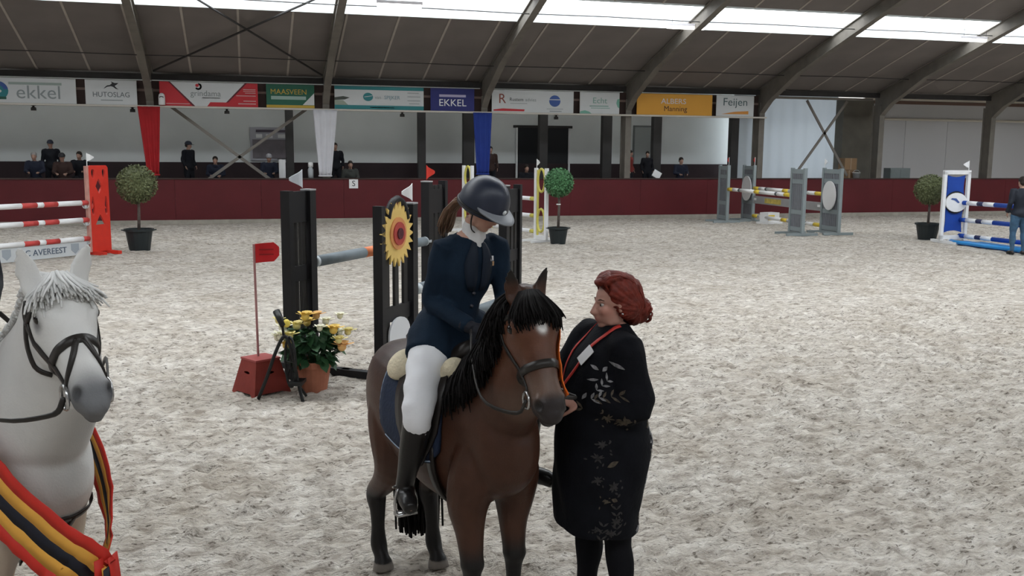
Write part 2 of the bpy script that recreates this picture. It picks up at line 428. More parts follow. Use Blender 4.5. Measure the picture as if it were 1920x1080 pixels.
# ------------------------------------------------------------------ spectator gallery
GX1 = 17.4
struct(MB().box(((HX0 + GX1) / 2, 31.7, .36), (GX1 - HX0, 3.4, .72)).build('trim_2', dark_wood), 'raised dark gallery deck behind the wall', 'deck')
struct(MB().box((HCX, 30.3, 1.02), (HLX, .05, .5)).build('trim_3', dark_wood), 'dark boarding behind the maroon wall', 'boarding')
wb = MB(); wb.box(((HX0 + 18.6) / 2, 33.6, 2.5), (18.6 - HX0, .2, 4.0)); wb.box((HCX, 33.6, .55), (HLX, .2, 1.1)); wb.box((40.5, 33.6, 2.5), (HX1 - 35, .2, 4.0)); wall_b = struct(wb.build('wall_back', plaster), 'white plastered back wall of the gallery', 'wall')
MB().box(((HX0 + 18.5) / 2, 33.44, 1.25), (18.5 - HX0, .06, 1.0)).build('wainscot', mat('wainscot', (.03, .017, .02), .55, .2, 2), wall_b)
struct(MB().box((HCX, 32.2, 4.42), (HLX, 4.0, .1)).build('trim_4', mat('gallery_ceiling', (.5, .48, .45), .8)), 'dark flat ceiling over the gallery', 'ceiling')
for k, (xa, xb) in enumerate(((1.31, 1.56), (5.64, 5.89), (7.19, 7.57), (9.89, 10.18), (12.22, 12.56), (14.15, 14.46), (17.23, 17.53))):
    struct(MB().box(((xa + xb) / 2, 32.3, 2.3), (xb - xa, .25, 3.5)).build('trim_%d' % (10 + k), mat('post_grey', (.06, .058, .058), .7, .15, 2)), 'dark grey post standing in the gallery', 'post')
# doors and board on the back wall
d = struct(MB().box((10.4, 33.47, 2.1), (1.95, .06, 1.85)).build('door_1', mat('doorway_dark', (.012, .014, .017), .5)), 'wide dark double door in the white back wall', 'door')
MB().box((10.4, 33.45, 3.06), (2.2, .1, .09)).build('lintel', dark_steel, d)
for s in (-1, 1): MB().box((10.4 + s * .99, 33.45, 2.1), (.07, .1, 1.85)).build('jamb', white, d)
d = struct(MB().box((14.4, 33.47, 2.0), (.9, .05, 2.2)).build('door_2', mat('door_pale', (.4, .43, .43), .7)), 'pale door behind the gallery post', 'door')
for s in (-1, 1): MB().box((14.4 + s * .48, 33.45, 2.0), (.05, .07, 2.25)).build('jamb', mat('jamb_grey', (.2, .22, .22), .6), d)
MB().box((14.4, 33.45, 3.13), (1.0, .07, .06)).build('jamb', MATS['jamb_grey'], d)
nb = tag(empty('notice_board', (.85, 33.44, 2.36)), 'wide grey notice board on the white wall behind the struts', 'board')
MB().box((0, 0, 0), (1.28, .05, 1.1)).build('frame', mat('board_frame', (.42, .42, .47), .6), nb)
MB().box((.0, -.035, -.16), (1.14, .03, .62)).build('face', mat('board_face', (.2, .18, .2), .8, .15, 4), nb)
MB().box((.05, -.035, .43), (1.0, .03, .08)).build('header', mat('board_head', (.12, .1, .13), .8), nb)
for xx, ww in ((-.35, .2), (-.02, .22), (.38, .24)): MB().box((xx, -.035, .26), (ww, .02, .12)).build('sheet', white, nb)

# right-hand end: curtains, pier, roller blinds
def translucent(name, col, tr):
    m = mat(name, col, .8); nt = m.node_tree; b = nt.nodes['Principled BSDF']; t = nt.nodes.new('ShaderNodeBsdfTranslucent'); t.inputs[0].default_value = tuple(tr) + (1,)
    a = nt.nodes.new('ShaderNodeAddShader'); nt.links.new(b.outputs[0], a.inputs[0]); nt.links.new(t.outputs[0], a.inputs[1]); nt.links.new(a.outputs[0], nt.nodes['Material Output'].inputs[0]); return m
curt = translucent('curtain_white', (.6, .65, .68), (.036, .042, .048))
c = MB(); g = []
for i in range(0, 61):
    xx = 17.5 + 4.4 * i / 60; yy = 32.6 + .05 * math.sin(i * .9); g.append(xx)
c.rings([[(xx, 32.6 + .03 * math.sin(i * .9), 1.2) for i, xx in enumerate(g)], [(xx, 32.6 + .03 * math.sin(i * .9), 4.5) for i, xx in enumerate(g)]], caps=False, closed=False)
tag(c.build('curtain', curt, smooth=True), 'tall pale blue-white curtain behind the crossed struts at right', 'curtain')
struct(MB().box((22.45, 32.3, 2.1), (1.3, .5, 4.2)).build('wall_pier', mat('pier', (.14, .13, .11), .85, .2, 1.5, .3, 20)), 'dark grey-brown pier between curtain and blinds', 'wall')
blind_m = translucent('blind_white', (.5, .5, .51), (.024, .0245, .025))
for k, (xa, xb) in enumerate(((22.9, 28.7), (28.9, 34.5))):
    r_ = tag(empty('roller_blind', ((xa + xb) / 2, 32.4, 1.3)), 'wide grey-white roller blind ' + ('between the pier and the last column in view' if k == 0 else 'at the far right edge, beyond the last column'), 'blind')
    w = xb - xa; n = 6
    for j in range(n): MB().box((-w / 2 + w * (j + .5) / n, .02 * (j % 2), 1.12), (w / n + .02, .02, 2.42)).build('strip', blind_m, r_)
    MB().box((0, 0, 2.55), (w, .03, .5)).build('valance', blind_m, r_)
    MB().tube([(-w / 2, -.07, 2.22), (w / 2, -.07, 2.22)], .045, 8).build('rail', mat('rail_cream', (.6, .57, .5), .5), r_)
    MB().box((0, 0, 2.86), (w, .06, .12)).build('head_board', mat('head_board', (.16, .1, .08), .7), r_)
    MB().box((0, .03, 3.02), (w, .03, .26)).build('cover_strip', blind_m, r_)
    MB().box((0, -.02, 2.98), (w, .08, .1)).build('top_rail', MATS['rail_cream'], r_)
tag(MB().box((19.4, 30.1, 4.1), (4.4, .1, .08)).build('beam', steel), 'grey steel beam above the pale curtain', 'beam')
struct(MB().box((20.3, 31.3, .6), (3.6, 1.2, 1.2)).build('trim_6', dark_wood), 'dark raised platform behind the wall below the pale curtain', 'platform')
# things standing behind the wall on the right
cb = tag(empty('cardboard_box', (21.3, 30.9, 1.2)), 'brown cardboard box standing on another in front of the pier', 'box')
MB().box((0, 0, .62), (.5, .4, .42)).build('carton', mat('cardboard', (.33, .21, .12), .85, .1, 5), cb)
MB().box((0, -.205, .62), (.06, .006, .42)).build('tape', mat('tape', (.42, .3, .2), .5), cb)
cb = tag(empty('cardboard_box', (21.25, 30.9, 1.2)), 'brown cardboard box underneath another, in front of the pier', 'box')
MB().box((0, 0, .2), (.48, .4, .4)).build('carton', mat('cardboard2', (.26, .16, .09), .85, .1, 5), cb)
MB().box((0, -.205, .2), (.06, .006, .4)).build('tape', MATS['tape'], cb)
wbk = tag(empty('white_bucket', (21.45, 30.55, 1.2)), 'small white bucket beside the cardboard boxes', 'bucket')
MB().lathe([(.11, 0), (.14, .3), (.15, .3), (.15, .32), (.12, .32)], 14).build('body', white, wbk, True)
MB().tube([(.15 * math.cos(a), 0, .3 + .1 * math.sin(a)) for a in np.linspace(0, PI, 9)], .008, 5).build('handle', galv, wbk)
cbn = tag(empty('metal_cabinet', (23.35, 30.8, 0)), 'grey metal cabinet standing behind the wall below the blind', 'cabinet')
MB().box((0, 0, .84), (.85, .4, 1.68)).build('body', mat('cabinet_grey', (.2, .23, .23), .5, .08, 3), cbn)
for s in (-1, 1): MB().box((s * .21, -.205, .84), (.4, .012, 1.56)).build('door', MATS['cabinet_grey'], cbn)
# enclosing walls out of view
clad = mat('cladding', (.12, .115, .11), .85, .1, 1)
struct(MB().box((HCX, -8.5, 3.4), (HLX, .2, 6.8)).build('wall_near', clad), 'wall behind the viewer', 'wall')
struct(MB().box((HX0, 14, 5.4), (.2, 46, 10.8)).build('wall_left', clad), 'left gable wall of the hall', 'wall')
struct(MB().box((HX1, 14, 5.4), (.2, 46, 10.8)).build('wall_right', clad), 'right gable wall of the hall', 'wall')

# ------------------------------------------------------------------ fascia and sponsor boards
fas = struct(MB().box(((HX0 + 17) / 2, 29.97, 3.77), (17 - HX0, .05, .70)).build('trim_5', mat('fascia_brown', (.05, .03, .026), .7, .2, 2)), 'dark brown fascia behind the sponsor boards', 'fascia')
MB().box(((HX0 + 17) / 2, 29.80, 3.385), (17 - HX0 + .4, .24, .05)).build('shelf', mat('fascia_ledge', (.55, .52, .47), .7), fas)
MB().box(((HX0 + 17) / 2, 29.93, 3.85), (17 - HX0, .03, .07)).build('rail', mat('fascia_rail', (.2, .14, .12), .7), fas)
def M_(n, c, r=.55): return mat(n, c, r, .03, 2)
bw = M_('board_white', (.57, .59, .6)); teal = M_('teal', (.03, .2, .22)); navy_b = M_('board_navy', (.025, .03, .16)); bred = M_('board_red', (.5, .03, .04))
bgreen = M_('board_green', (.02, .11, .07)); byel = M_('board_yellow', (.65, .32, .045)); borng = M_('board_orange', (.6, .25, .05)); blk = M_('print_black', (.03, .03, .035))
gry = M_('print_grey', (.25, .28, .29)); bblue = M_('print_blue', (.05, .1, .3)); pgreen = M_('print_green', (.2, .36, .31)); pgold = M_('print_gold', (.5, .34, .05)); palem = M_('print_pale', (.55, .33, .33))
BY = 29.72
def board(x0, x1, m, label):
    o = tag(empty('sponsor_board', ((x0 + x1) / 2, BY, 3.755)), label, 'banner', 'sponsor boards along the gallery fascia')
    MB().box((0, 0, 0), (x1 - x0, .03, .68)).build('panel', m, o); return o
def shape(o, name, poly, m, lift=0): MB().prism(poly, (0, -.016 - lift, 0), (1, 0, 0), (0, 0, 1), .004).build(name, m, o)
def word(o, body, size, m, x, z, sx=1.0): text('lettering', body, size, m, o, (x, -.019, z), ext=.002, sx=sx)
def lines(o, m, rows):
    for x0, x1, z, h in rows: shape(o, 'small_print', rect(x0, z - h / 2, x1, z + h / 2), m)
def ring(r1, r2, cx, cz, a0, a1, n=18):
    A = np.linspace(a0, a1, n); return [(cx + r1 * math.cos(a), cz + r1 * math.sin(a)) for a in A] + [(cx + r2 * math.cos(a), cz + r2 * math.sin(a)) for a in A[::-1]]
o = board(-7.21, -4.49, bw, 'white sponsor board reading ekkel, at the left edge')
word(o, 'ekkel', .52, gry, .40, -.06, 1.05); lines(o, mat('pgrey2', (.3, .36, .34), .6), [(-.35, 1.0, .19, .07)])
shape(o, 'emblem', ell(-.62, -.02, .26, .24), teal); shape(o, 'emblem', ring(.26, .15, -.62, -.02, .2, PI - .3), bblue, .004); shape(o, 'emblem', ell(-.66, -.03, .13, .06), bw, .006); shape(o, 'emblem', rect(-.85, -.25, -.42, -.18), M_('deep_green', (.03, .1, .07)), .006)
o = board(-4.25, -2.89, bw, 'white sponsor board with a black leaping horse emblem')
word(o, 'HUTOSLAG', .20, M_('print_slate', (.12, .14, .15)), .0, -.07, .95); lines(o, gry, [(-.28, .3, -.22, .025)])
shape(o, 'emblem', [(-.2, .09), (-.1, .15), (0, .17), (.06, .15), (.12, .1), (.2, .08), (.14, .13), (.1, .18), (.16, .22), (.2, .26), (.1, .26), (.03, .29), (.0, .31), (.03, .25), (-.03, .2), (-.1, .19), (-.16, .14)], blk)
o = board(-2.28, .443, bred, 'red and white sponsor board with two red corner wedges')
shape(o, 'field', [(-1.08, .34), (1.0, .34), (.47, -.22), (0.02, -.22), (-.07, -.34), (-.43, -.34)], bw)
shape(o, 'edge', [(-1.12, .34), (-1.07, .34), (-.40, -.34), (-.47, -.34)], M_('wedge_dark', (.12, .02, .03)), .003); shape(o, 'edge', [(1.0, .34), (1.06, .34), (.52, -.22), (.46, -.22)], M_('wedge_dark', (.12, .02, .03)), .003)
word(o, 'grindama', .23, M_('print_mid', (.2, .23, .23)), -.1, .02, 1.0); lines(o, gry, [(-.2, .3, -.1, .02)])
shape(o, 'emblem', ring(.1, .05, -.3, .22, -2.6, 1.6), blk); shape(o, 'emblem', ell(-.33, .25, .05, .045), bred, .003)
lines(o, palem, [(.95, 1.3, .16, .025), (.95, 1.3, .11, .02), (1.0, 1.3, .06, .02), (.75, 1.3, -.02, .025), (.95, 1.3, -.17, .025), (.8, 1.3, -.25, .03), (-1.2, -.55, -.28, .02)])
dome = tag(empty('dome_camera', (-2.22, 29.62, 3.43)), 'small white domed camera on the ledge before the red board', 'camera')
MB().lathe([(.09, 0), (.09, .2), (.08, .28), (.05, .32), (.01, .335)], 14).build('housing', white, dome, True)
MB().tube([(.05 * math.cos(a) , -.095, .2 + .03 * math.sin(a)) for a in np.linspace(0, PI, 7)], .012, 5).build('lens', blk, dome)
o = board(.685, 2.075, bgreen, 'dark green sponsor board with gold lettering')
word(o, 'MAASVEEN', .21, pgold, -.05, .12, 1.02); shape(o, 'strip', rect(-.56, -.1, .45, .0), M_('pale_green', (.3, .42, .38)))
shape(o, 'corner', [(.35, -.25), (.69, -.25), (.69, .1)], bw); shape(o, 'stripe', rect(-.695, -.34, .695, -.26), pgold)
o = board(2.671, 5.377, bw, 'white sponsor board edged in teal with a teal globe')
shape(o, 'stripe', rect(-1.353, .24, 1.353, .34), teal); shape(o, 'stripe', rect(-1.353, -.34, 1.353, -.22), teal)
shape(o, 'emblem', ell(-.35, .03, .15, .125), teal); shape(o, 'emblem', [(-.46, .02), (-.22, .06), (-.22, .075), (-.46, .04)], bw, .003)
word(o, 'van', .14, gry, -.05, .02); word(o, 'SPIJKER', .15, M_('print_bluegrey', (.12, .24, .3)), .38, .02)
lines(o, gry, [(.85, 1.2, .17, .018), (.85, 1.25, .06, .018), (.85, 1.25, -.06, .018), (.9, 1.22, -.15, .018)]); lines(o, bw, [(-.3, .45, -.28, .025)])
shape(o, 'picture', [(-1.353, .0), (-1.1, .04), (-.9, .0), (-1.05, -.06), (-1.353, -.08)], M_('boat_dark', (.07, .08, .07))); shape(o, 'picture', [(-1.353, -.08), (-1.1, -.08), (-.95, -.22), (-1.353, -.22)], M_('meadow', (.3, .34, .28)))
o = board(5.593, 6.977, navy_b, 'navy blue sponsor board reading EKKEL')
word(o, 'EKKEL', .30, white, 0, -.1, 1.05); lines(o, palem if False else M_('lilac', (.45, .42, .6)), [(-.42, .42, .12, .075)])
o = board(7.544, 10.248, bw, 'white sponsor board with a red R and a round blue emblem')
word(o, 'R', .42, M_('print_rust', (.25, .07, .05)), -1.02, .06, 1.0); word(o, 'Rustem', .15, blk, -.55, .05); word(o, 'advies', .15, gry, -.08, .05)
shape(o, 'stripe', [(-1.3, -.31), (-.3, -.31), (-.28, -.25), (-1.0, -.23), (-1.3, -.27)], bred); shape(o, 'emblem', ell(.72, .03, .19, .18), bblue); shape(o, 'emblem', rect(.53, .06, .91, .085), bw, .003)
lines(o, gry, [(-.75, -.2, -.07, .015), (.45, 1.0, -.22, .015), (.55, .95, -.29, .025)])
o = board(10.466, 11.825, bw, 'small white sponsor board with pale green lettering')
word(o, 'Echt', .26, pgreen, .0, .07, 1.1); lines(o, pgreen, [(-.35, .3, -.1, .03), (-.3, .35, -.16, .02)])
shape(o, 'leaf', [(-.68, -.34), (-.66, -.27), (-.5, -.24), (-.36, -.28), (-.28, -.34)], M_('leaf_green', (.18, .4, .32))); shape(o, 'leaf', [(.68, .15), (.6, .12), (.57, 0), (.62, -.12), (.68, -.16)], M_('leaf_green', (.18, .4, .32)))
o = board(12.441, 15.147, byel, 'yellow sponsor board with white and brown lettering')
word(o, 'ALBERS', .24, M_('pale_lilac', (.62, .6, .62)), -.05, .1, 1.15); word(o, 'Manning', .24, M_('print_brown', (.06, .03, .02)), .02, -.14, 1.05)
o = board(15.306, 16.699, bw, 'white sponsor board reading Feijen over an orange swoosh')
word(o, 'Feijen', .36, M_('print_teal', (.08, .12, .13)), 0, .12, 1.1)
shape(o, 'swoosh', [(-.5, -.27), (.5, -.27), (.5, -.16), (.0, -.19)], borng)
# little spot lamps below the ledge
for xx, wh in ((-5.65, 'the ekkel board'), (-3.05, 'the leaping horse board'), (-.45, 'the red and white board'), (4.75, 'the teal edged board'), (9.75, 'the board with the red R')):
    s_ = tag(empty('spot_lamp', (xx, 29.95, 3.36)), 'small dark spot lamp hanging below ' + wh, 'lamp', 'spot lamps below the fascia')
    MB().lathe([(.03, 0), (.03, -.04), (.07, -.06), (.075, -.14), (.06, -.14)], 10).build('housing', dark_steel, s_, True)
    MB().box((0, 0, .0), (.12, .06, .02)).build('bracket', dark_steel, s_)
# tube lamps below the skylight
lamp_m = bpy.data.materials.new('lamp_glow'); lamp_m.use_nodes = True; p_ = lamp_m.node_tree.nodes['Principled BSDF']; p_.inputs['Emission Color'].default_value = (1, .98, .95, 1); p_.inputs['Emission Strength'].default_value = 5
for (xx, yy, zz), lab in (((3.85, 24.6, 5.75), 'lit strip lamp below the skylight near the left bay'), ((11.9, 25.1, 5.6), 'lit strip lamp hung at the middle rafter below the skylight'), ((21.4, 25.0, 5.6), 'lit strip lamp hung at the far right rafter below the skylight')):
    l_ = tag(empty('strip_lamp', (xx, yy, zz)), lab, 'lamp')
    MB().box((0, 0, .1), (1.15, .16, .07)).build('housing', mat('lamp_white', (.7, .68, .72), .5), l_)
    MB().tube([(-.55, 0, .03), (.55, 0, .03)], .05, 10).build('tube', lamp_m, l_)
    for s in (-1, 1): MB().tube([(s * .4, 0, .13), (s * .4, 0, .35)], .008, 5).build('hanger', dark_steel, l_)
# unseen tube lamps added behind the fascia to brighten the gallery wall
fill_tube_m = bpy.data.materials.new('fill_tube_glow'); fill_tube_m.use_nodes = True; p_ = fill_tube_m.node_tree.nodes['Principled BSDF']; p_.inputs['Emission Color'].default_value = (.95, 1, .97, 1); p_.inputs['Emission Strength'].default_value = 8.5
for k, xx in enumerate((-12.5, -7.5, -3.6, .9, 4.8, 9.2, 13.6)):
    l_ = tag(empty('gallery_fill_lamp', (xx, 30.6, 4.36)), 'unseen long fill lamp added on the gallery ceiling behind ' + ('the far left fascia', 'the left fascia', 'the leaping horse board', 'the dark green board', 'the teal edged board', 'the board with the red R', 'the yellow board')[k], 'lamp', 'added fill lamps on the gallery ceiling')
    MB().box((0, 0, -.05), (3.0, .14, .08)).build('housing', MATS['lamp_white'], l_)
    MB().tube([(-1.45, 0, -.13), (1.45, 0, -.13)], .035, 10).build('tube', fill_tube_m, l_)
# arena letter
al = tag(empty('arena_letter', (3.2, 29.72, 1.17)), 'small white arena letter plate on the maroon wall', 'sign')
MB().box((0, 0, 0), (.27, .02, .28)).build('plate', white, al); text('letter', 'S', .24, blk, al, (0, -.013, 0), ext=.002)

# drapes on the columns, in the three colours of the flag
def drape(x0, x1, x2, x3, z0, z1, m, label):
    b = MB(); n = 18; rows = []
    for k in range(13):
        t = k / 12; xa, xb = x0 + (x2 - x0) * t, x1 + (x3 - x1) * t
        rows.append([(xa + (xb - xa) * j / n, 29.66 - .035 * math.sin(j * 1.15 + .4) * (.6 + .6 * t), z0 + (z1 - z0) * t) for j in range(n + 1)])
    b.sheet([[(p, (0, .03, 0)) for p in r] for r in rows], .4)
    root = tag(empty('drape', ((x0 + x1) / 2, 29.66, z0)), label, 'drape', 'flag coloured drapes on the columns')
    o = b.build('cloth', m, root, True); o.location = (-(x0 + x1) / 2, -29.66, -z0)
    bb = MB(); bb.tube([((x2 + x3) / 2 - (x0 + x1) / 2 + (x3 - x2) * .52 * math.cos(a), .07 * math.sin(a) , z1 - z0 + .02) for a in np.linspace(0, 2 * PI, 17)], .025, 6, caps=False); bb.build('hem', m, root, True)
drape(-2.89, -2.28, -2.70, -2.38, 3.38, 1.42, mat('drape_red', (.36, .016, .02), .8, .1, 3), 'red cloth drape tapering down the left column')
drape(2.02, 2.744, 2.17, 2.53, 3.38, 1.39, mat('drape_white', (.62, .62, .66), .8, .04, 3), 'white cloth drape tapering down a column')
drape(6.93, 7.535, 7.05, 7.44, 3.38, 1.45, mat('drape_blue', (.02, .045, .25), .8, .1, 3), 'blue cloth drape tapering down a column')
# ================================================================== JUMPS AND PROPS
def frame_at(name, p, d, label, cat, group=None):
    """Empty at ground point p whose local x axis runs along d"""
    return tag(empty(name, (p[0], p[1], 0), math.atan2(d[1], d[0])), label, cat, group)
def unit(a): a = V(a[0], a[1], 0); a.normalize(); return a
def flag(root, x, z0, m, dx=.16, h=.16, stick=True, y=0, name='flag'):
    f = MB(); f.sheet([[((x + dx * t, y + .012 * math.sin(t * 5), z0 + h - h * (1 - .85 * t) * u - .5 * h * .85 * t + .0), (0, 1, 0)) for t in np.linspace(0, 1, 6)] for u in np.linspace(0, 1, 4)], .006)
    o = f.build(name, m, root)
    if stick: MB().tube([(x, y, z0 - .16), (x, y, z0 + h + .01)], .008, 6).build('flag_stick', white, o)
def pole(p, q, r, bands, mats, label, group, ends=True):
    """round jump pole between two points; bands = list of (length share, material index)"""
    p, q = V(p), V(q); L = (q - p).length
    o = tag(empty('jump_pole', p), label, 'jump pole', group)
    d = q - p; o.rotation_euler = d.to_track_quat('X', 'Z').to_euler()
    tot = sum(b[0] for b in bands); a = 0
    for k, (w, mi) in enumerate(bands):
        e = a + w / tot * L
        MB().tube([(a, 0, 0), (e, 0, 0)], r, 14).build('painted_band', mats[mi], o, False); a = e
    for ch in o.children:
        for pl in ch.data.polygons: pl.use_smooth = len(pl.vertices) == 4
    return o
def cup(root, x, y, z, m):
    b = MB(); b.box((x, y, z - .06), (.05, .03, .1)); b.tube([(x, y + .09 * math.cos(a) - .09 * 0, z - .06 + .055 * (1 - math.sin(a)) - .055) for a in np.linspace(0, PI, 7)], .012, 6); b.build('pole_cup', m, root)
GJ = 'jump wings'

# --- red and white fence at left
e1 = unit((-1.40, -1.45)); W0 = V(-3.14, 21.53, 0)
rw = frame_at('jump_wing', W0 - e1 * .52, e1, 'red jump wing with diamond and teardrop cut-outs beside the red and white poles', 'jump wing')
def tear(cx, cz, w, h, up=1): return [(cx + w * math.sin(t) * (1 - .35 * math.cos(t) * up), cz + h * math.cos(t)) for t in np.linspace(0, 2 * PI, 17)[:-1]]
outer = [(0.02, .06), (.50, .06), (.50, 1.80), (.46, 1.85), (.06, 1.85), (.02, 1.80)]
holes = [[(.26, 1.58), (.34, 1.42), (.26, 1.26), (.18, 1.42)], tear(.13, 1.68, .035, .10, -1), tear(.39, 1.68, .035, .10, -1), tear(.10, 1.02, .035, .2), tear(.42, 1.02, .035, .2), [(.14, .62), (.26, .84), (.38, .62)]]
pm_ = plate(outer, holes, .05); pm_.materials.append(red); link('panel', pm_, rw)
red2 = mat('red_raised', (.7, .06, .04), .45)
b = MB(); b.bar((.09, -.03, .95), (.26, -.03, 1.24), .02, .05, up=(0, 1, 0)); b.bar((.43, -.03, .95), (.26, -.03, 1.24), .02, .05, up=(0, 1, 0)); b.build('moulding', red2, rw)
b = MB(); b.box((.53, 0, .95), (.06, .07, 1.78)); b.build('upright', mat('upright_rose', (.5, .26, .22), .6, .2, 6), rw)
MB().prism(ell(.27, .40, .10, .075, 14), (0, -.035, 0), (1, 0, 0), (0, 0, 1), .006).build('emblem', mat('lime', (.42, .5, .06), .5), rw)
MB().prism(ell(.27, .41, .05, .03, 12), (0, -.040, 0), (1, 0, 0), (0, 0, 1), .005).build('emblem', mat('lime2', (.6, .62, .15), .5), rw)
for z, w in ((.24, .36), (.56, .22), (.14, .30)): MB().box((.27, -.03, z), (w, .012, .05)).build('lettering_strip', palem, rw)
for x, l in ((.08, .75), (.45, .75)): MB().box((x, -.02, .035), (.09, l, .07)).build('foot', red, rw)
flag(rw, .50, 1.93, white, -.18, .17)
for z in (1.087, .734, .346): cup(rw, .59, 0, z, galv)
pb = [(.16, 0), (.58, 1), (.33, 0), (.15, 1), (.34, 0), (.66, 1), (.34, 0), (.15, 1), (.33, 0), (.58, 1), (.16, 0)]
pole_red = mat('pole_red', (.52, .06, .055), .45, .05)
for z, w in ((1.087, 'top'), (.734, 'middle'), (.346, 'lowest')):
    p = W0 + V(0, 0, z) + e1 * .02; pole(p, p + e1 * 3.6, .052, pb, (pole_red, white), w + ' red and white pole of the fence at left', 'red and white jump poles')
pk = frame_at('jump_plank', W0 + e1 * .06, e1, 'pale grey jump plank with PC AVEREEST in dark letters below the red and white poles', 'plank')
MB().box((1.75, 0, .16), (3.5, .03, .27)).build('board', mat('plank_grey', (.55, .58, .6), .6, .05, 3), pk)
text('lettering', 'PC AVEREEST', .17, mat('plank_print', (.1, .13, .18), .6), pk, (1.02, .02, .155), rot=(PI / 2, 0, PI), sx=1.0, ext=.003)
for x in (.32, 1.82): MB().prism([(x - .09, .27), (x + .09, .27), (x + .09, .14), (x, .06), (x - .09, .14)], (0, .016, 0), (1, 0, 0), (0, 0, 1), -.004).build('crest', mat('crest_grey', (.33, .37, .41), .6), pk)
rw2 = frame_at('jump_wing', W0 + e1 * 3.62, e1, 'red jump wing at the unseen left end of the red and white fence', 'jump wing')
link('panel', pm_, rw2)
for x in (.08, .45): MB().box((x, 0, .035), (.09, .75, .07)).build('foot', red, rw2)

# --- potted topiary balls
leaf_a = mat('topiary_leaf', (.13, .15, .07), .6, .5, 25); leaf_b = mat('topiary_leaf_fresh', (.08, .21, .09), .6, .5, 25)
pot_m = mat('pot_black', (.018, .024, .026), .45)
def topiary(x, y, pr, ph, ztr, zc, rb, m, seed, label):
    root = tag(empty('potted_topiary', (x, y, 0)), label, 'plant', 'potted ball trees around the arena')
    b = MB(); b.lathe([(pr * .74, 0), (pr * .97, ph * .9), (pr * 1.08, ph * .9), (pr * 1.08, ph), (pr * .95, ph), (pr * .93, ph * .9), (.01, ph * .88)], 20); pt = b.build('pot', pot_m, root, False)
    for s in (-1, 1): MB().tube([(s * pr * 1.02, -.05, ph * .93), (s * pr * 1.22, -.04, ph * .95), (s * pr * 1.22, .04, ph * .95), (s * pr * 1.02, .05, ph * .93)], .012, 5).build('pot_handle', pot_m, pt)
    MB().lathe([(pr * .92, ph * .86), (pr * .5, ph * .9), (.02, ph * .91)], 14).build('soil', mat('soil', (.03, .022, .016), .95), pt)
    rr = random.Random(seed)
    MB().tube([(0, 0, ph * .85), (.02, .01, .5 * (ph + zc)), (.0, 0, zc - rb * .3)], [.035, .03, .03], 9).build('trunk', mat('trunk_bark', (.11, .09, .08), .85, .25, 20), root, True)
    b = MB(); b.ball((0, 0, zc), (rb * .86, rb * .86, rb * .86), 20, 14)
    for k in range(2600):
        d = V(rr.gauss(0, 1), rr.gauss(0, 1), rr.gauss(0, 1)); d.normalize(); rad = rb * rr.uniform(.84, 1.03); p = V(0, 0, zc) + d * rad
        t = V(rr.gauss(0, 1), rr.gauss(0, 1), rr.gauss(0, 1)); t = (t - d * t.dot(d)).normalized() * .8 + d * .6; t.normalize(); s_ = d.cross(t).normalized(); l = rr.uniform(.04, .07); w = l * .28
        b.add([p, p + t * l * .5 + s_ * w, p + t * l, p + t * l * .5 - s_ * w], [(0, 1, 2, 3)])
    o = b.build('foliage', m, root); o['kind'] = 'stuff'
    return root
topiary(-2.25, 22.21, .29, .48, 0, 1.44, .40, leaf_a, 1, 'round clipped ball tree in a black pot beside the red jump wing')
tp = topiary(7.25, 21.99, .24, .40, 0, 1.47, .33, leaf_b, 2, 'bright green round ball tree in a black pot beside the white jump wing')
MB().tube([(.045 * math.cos(a), .045 * math.sin(a), .95) for a in np.linspace(0, 2 * PI, 9)], .014, 5, caps=False).build('tie', white, tp)
topiary(17.2, 21.3, .30, .43, 0, 1.30, .38, leaf_a, 3, 'round ball tree in a black pot half hidden behind the blue and white wing')

# --- white and yellow fence in the middle
yel = mat('pale_yellow', (.62, .56, .12), .5, .1, 5)
e2 = unit((-.62, 1.9)); WR = V(6.93, 22.86, 0)
def white_wing(p, d, label, fl):
    w = frame_at('jump_wing', p, d, label, 'jump wing')
    for x in (0.03, .47): MB().box((x, 0, .93), (.085, .07, 1.74)).build('upright', white, w)
    MB().box((.25, 0, .10), (.5, .06, .1)).build('crossbar', white, w)
    yo = MB()
    for zc, rz in ((1.5, .28), (.52, .28)): yo.tube([(.25 + .15 * math.cos(a), -.0, zc + rz * math.sin(a)) for a in np.linspace(0, 2 * PI, 25)], .03, 6, caps=False)
    yo.build('oval_ring', yel, w, True)
    MB().box((.11, 0, .95), (.05, .03, 1.6)).build('slat', yel, w)
    for x in (.05, .45): MB().box((x, 0, .03), (.08, .85, .06)).build('foot', white, w)
    if fl: flag(w, .05, 1.86, white, .14, .15)
    return w
white_wing(WR, -e2, 'white jump wing with yellow oval rings beside the bright green ball tree', True)
white_wing(WR + e2 * 3.0, e2, 'white jump wing just above the riding helmet, partly hidden', False)
wb_ = [(.12, 1), (.5, 0), (.18, 1), (.6, 0), (.18, 1), (.5, 0), (.12, 1)]
for z, w in ((1.04, 'top'), (.62, 'middle'), (.23, 'lowest')):
    p = WR + V(0, 0, z) + e2 * .02; pole(p, p + e2 * 2.96, .05, wb_, (white, yel), w + ' white pole with yellow bands behind the riding helmet', 'white and yellow jump poles')

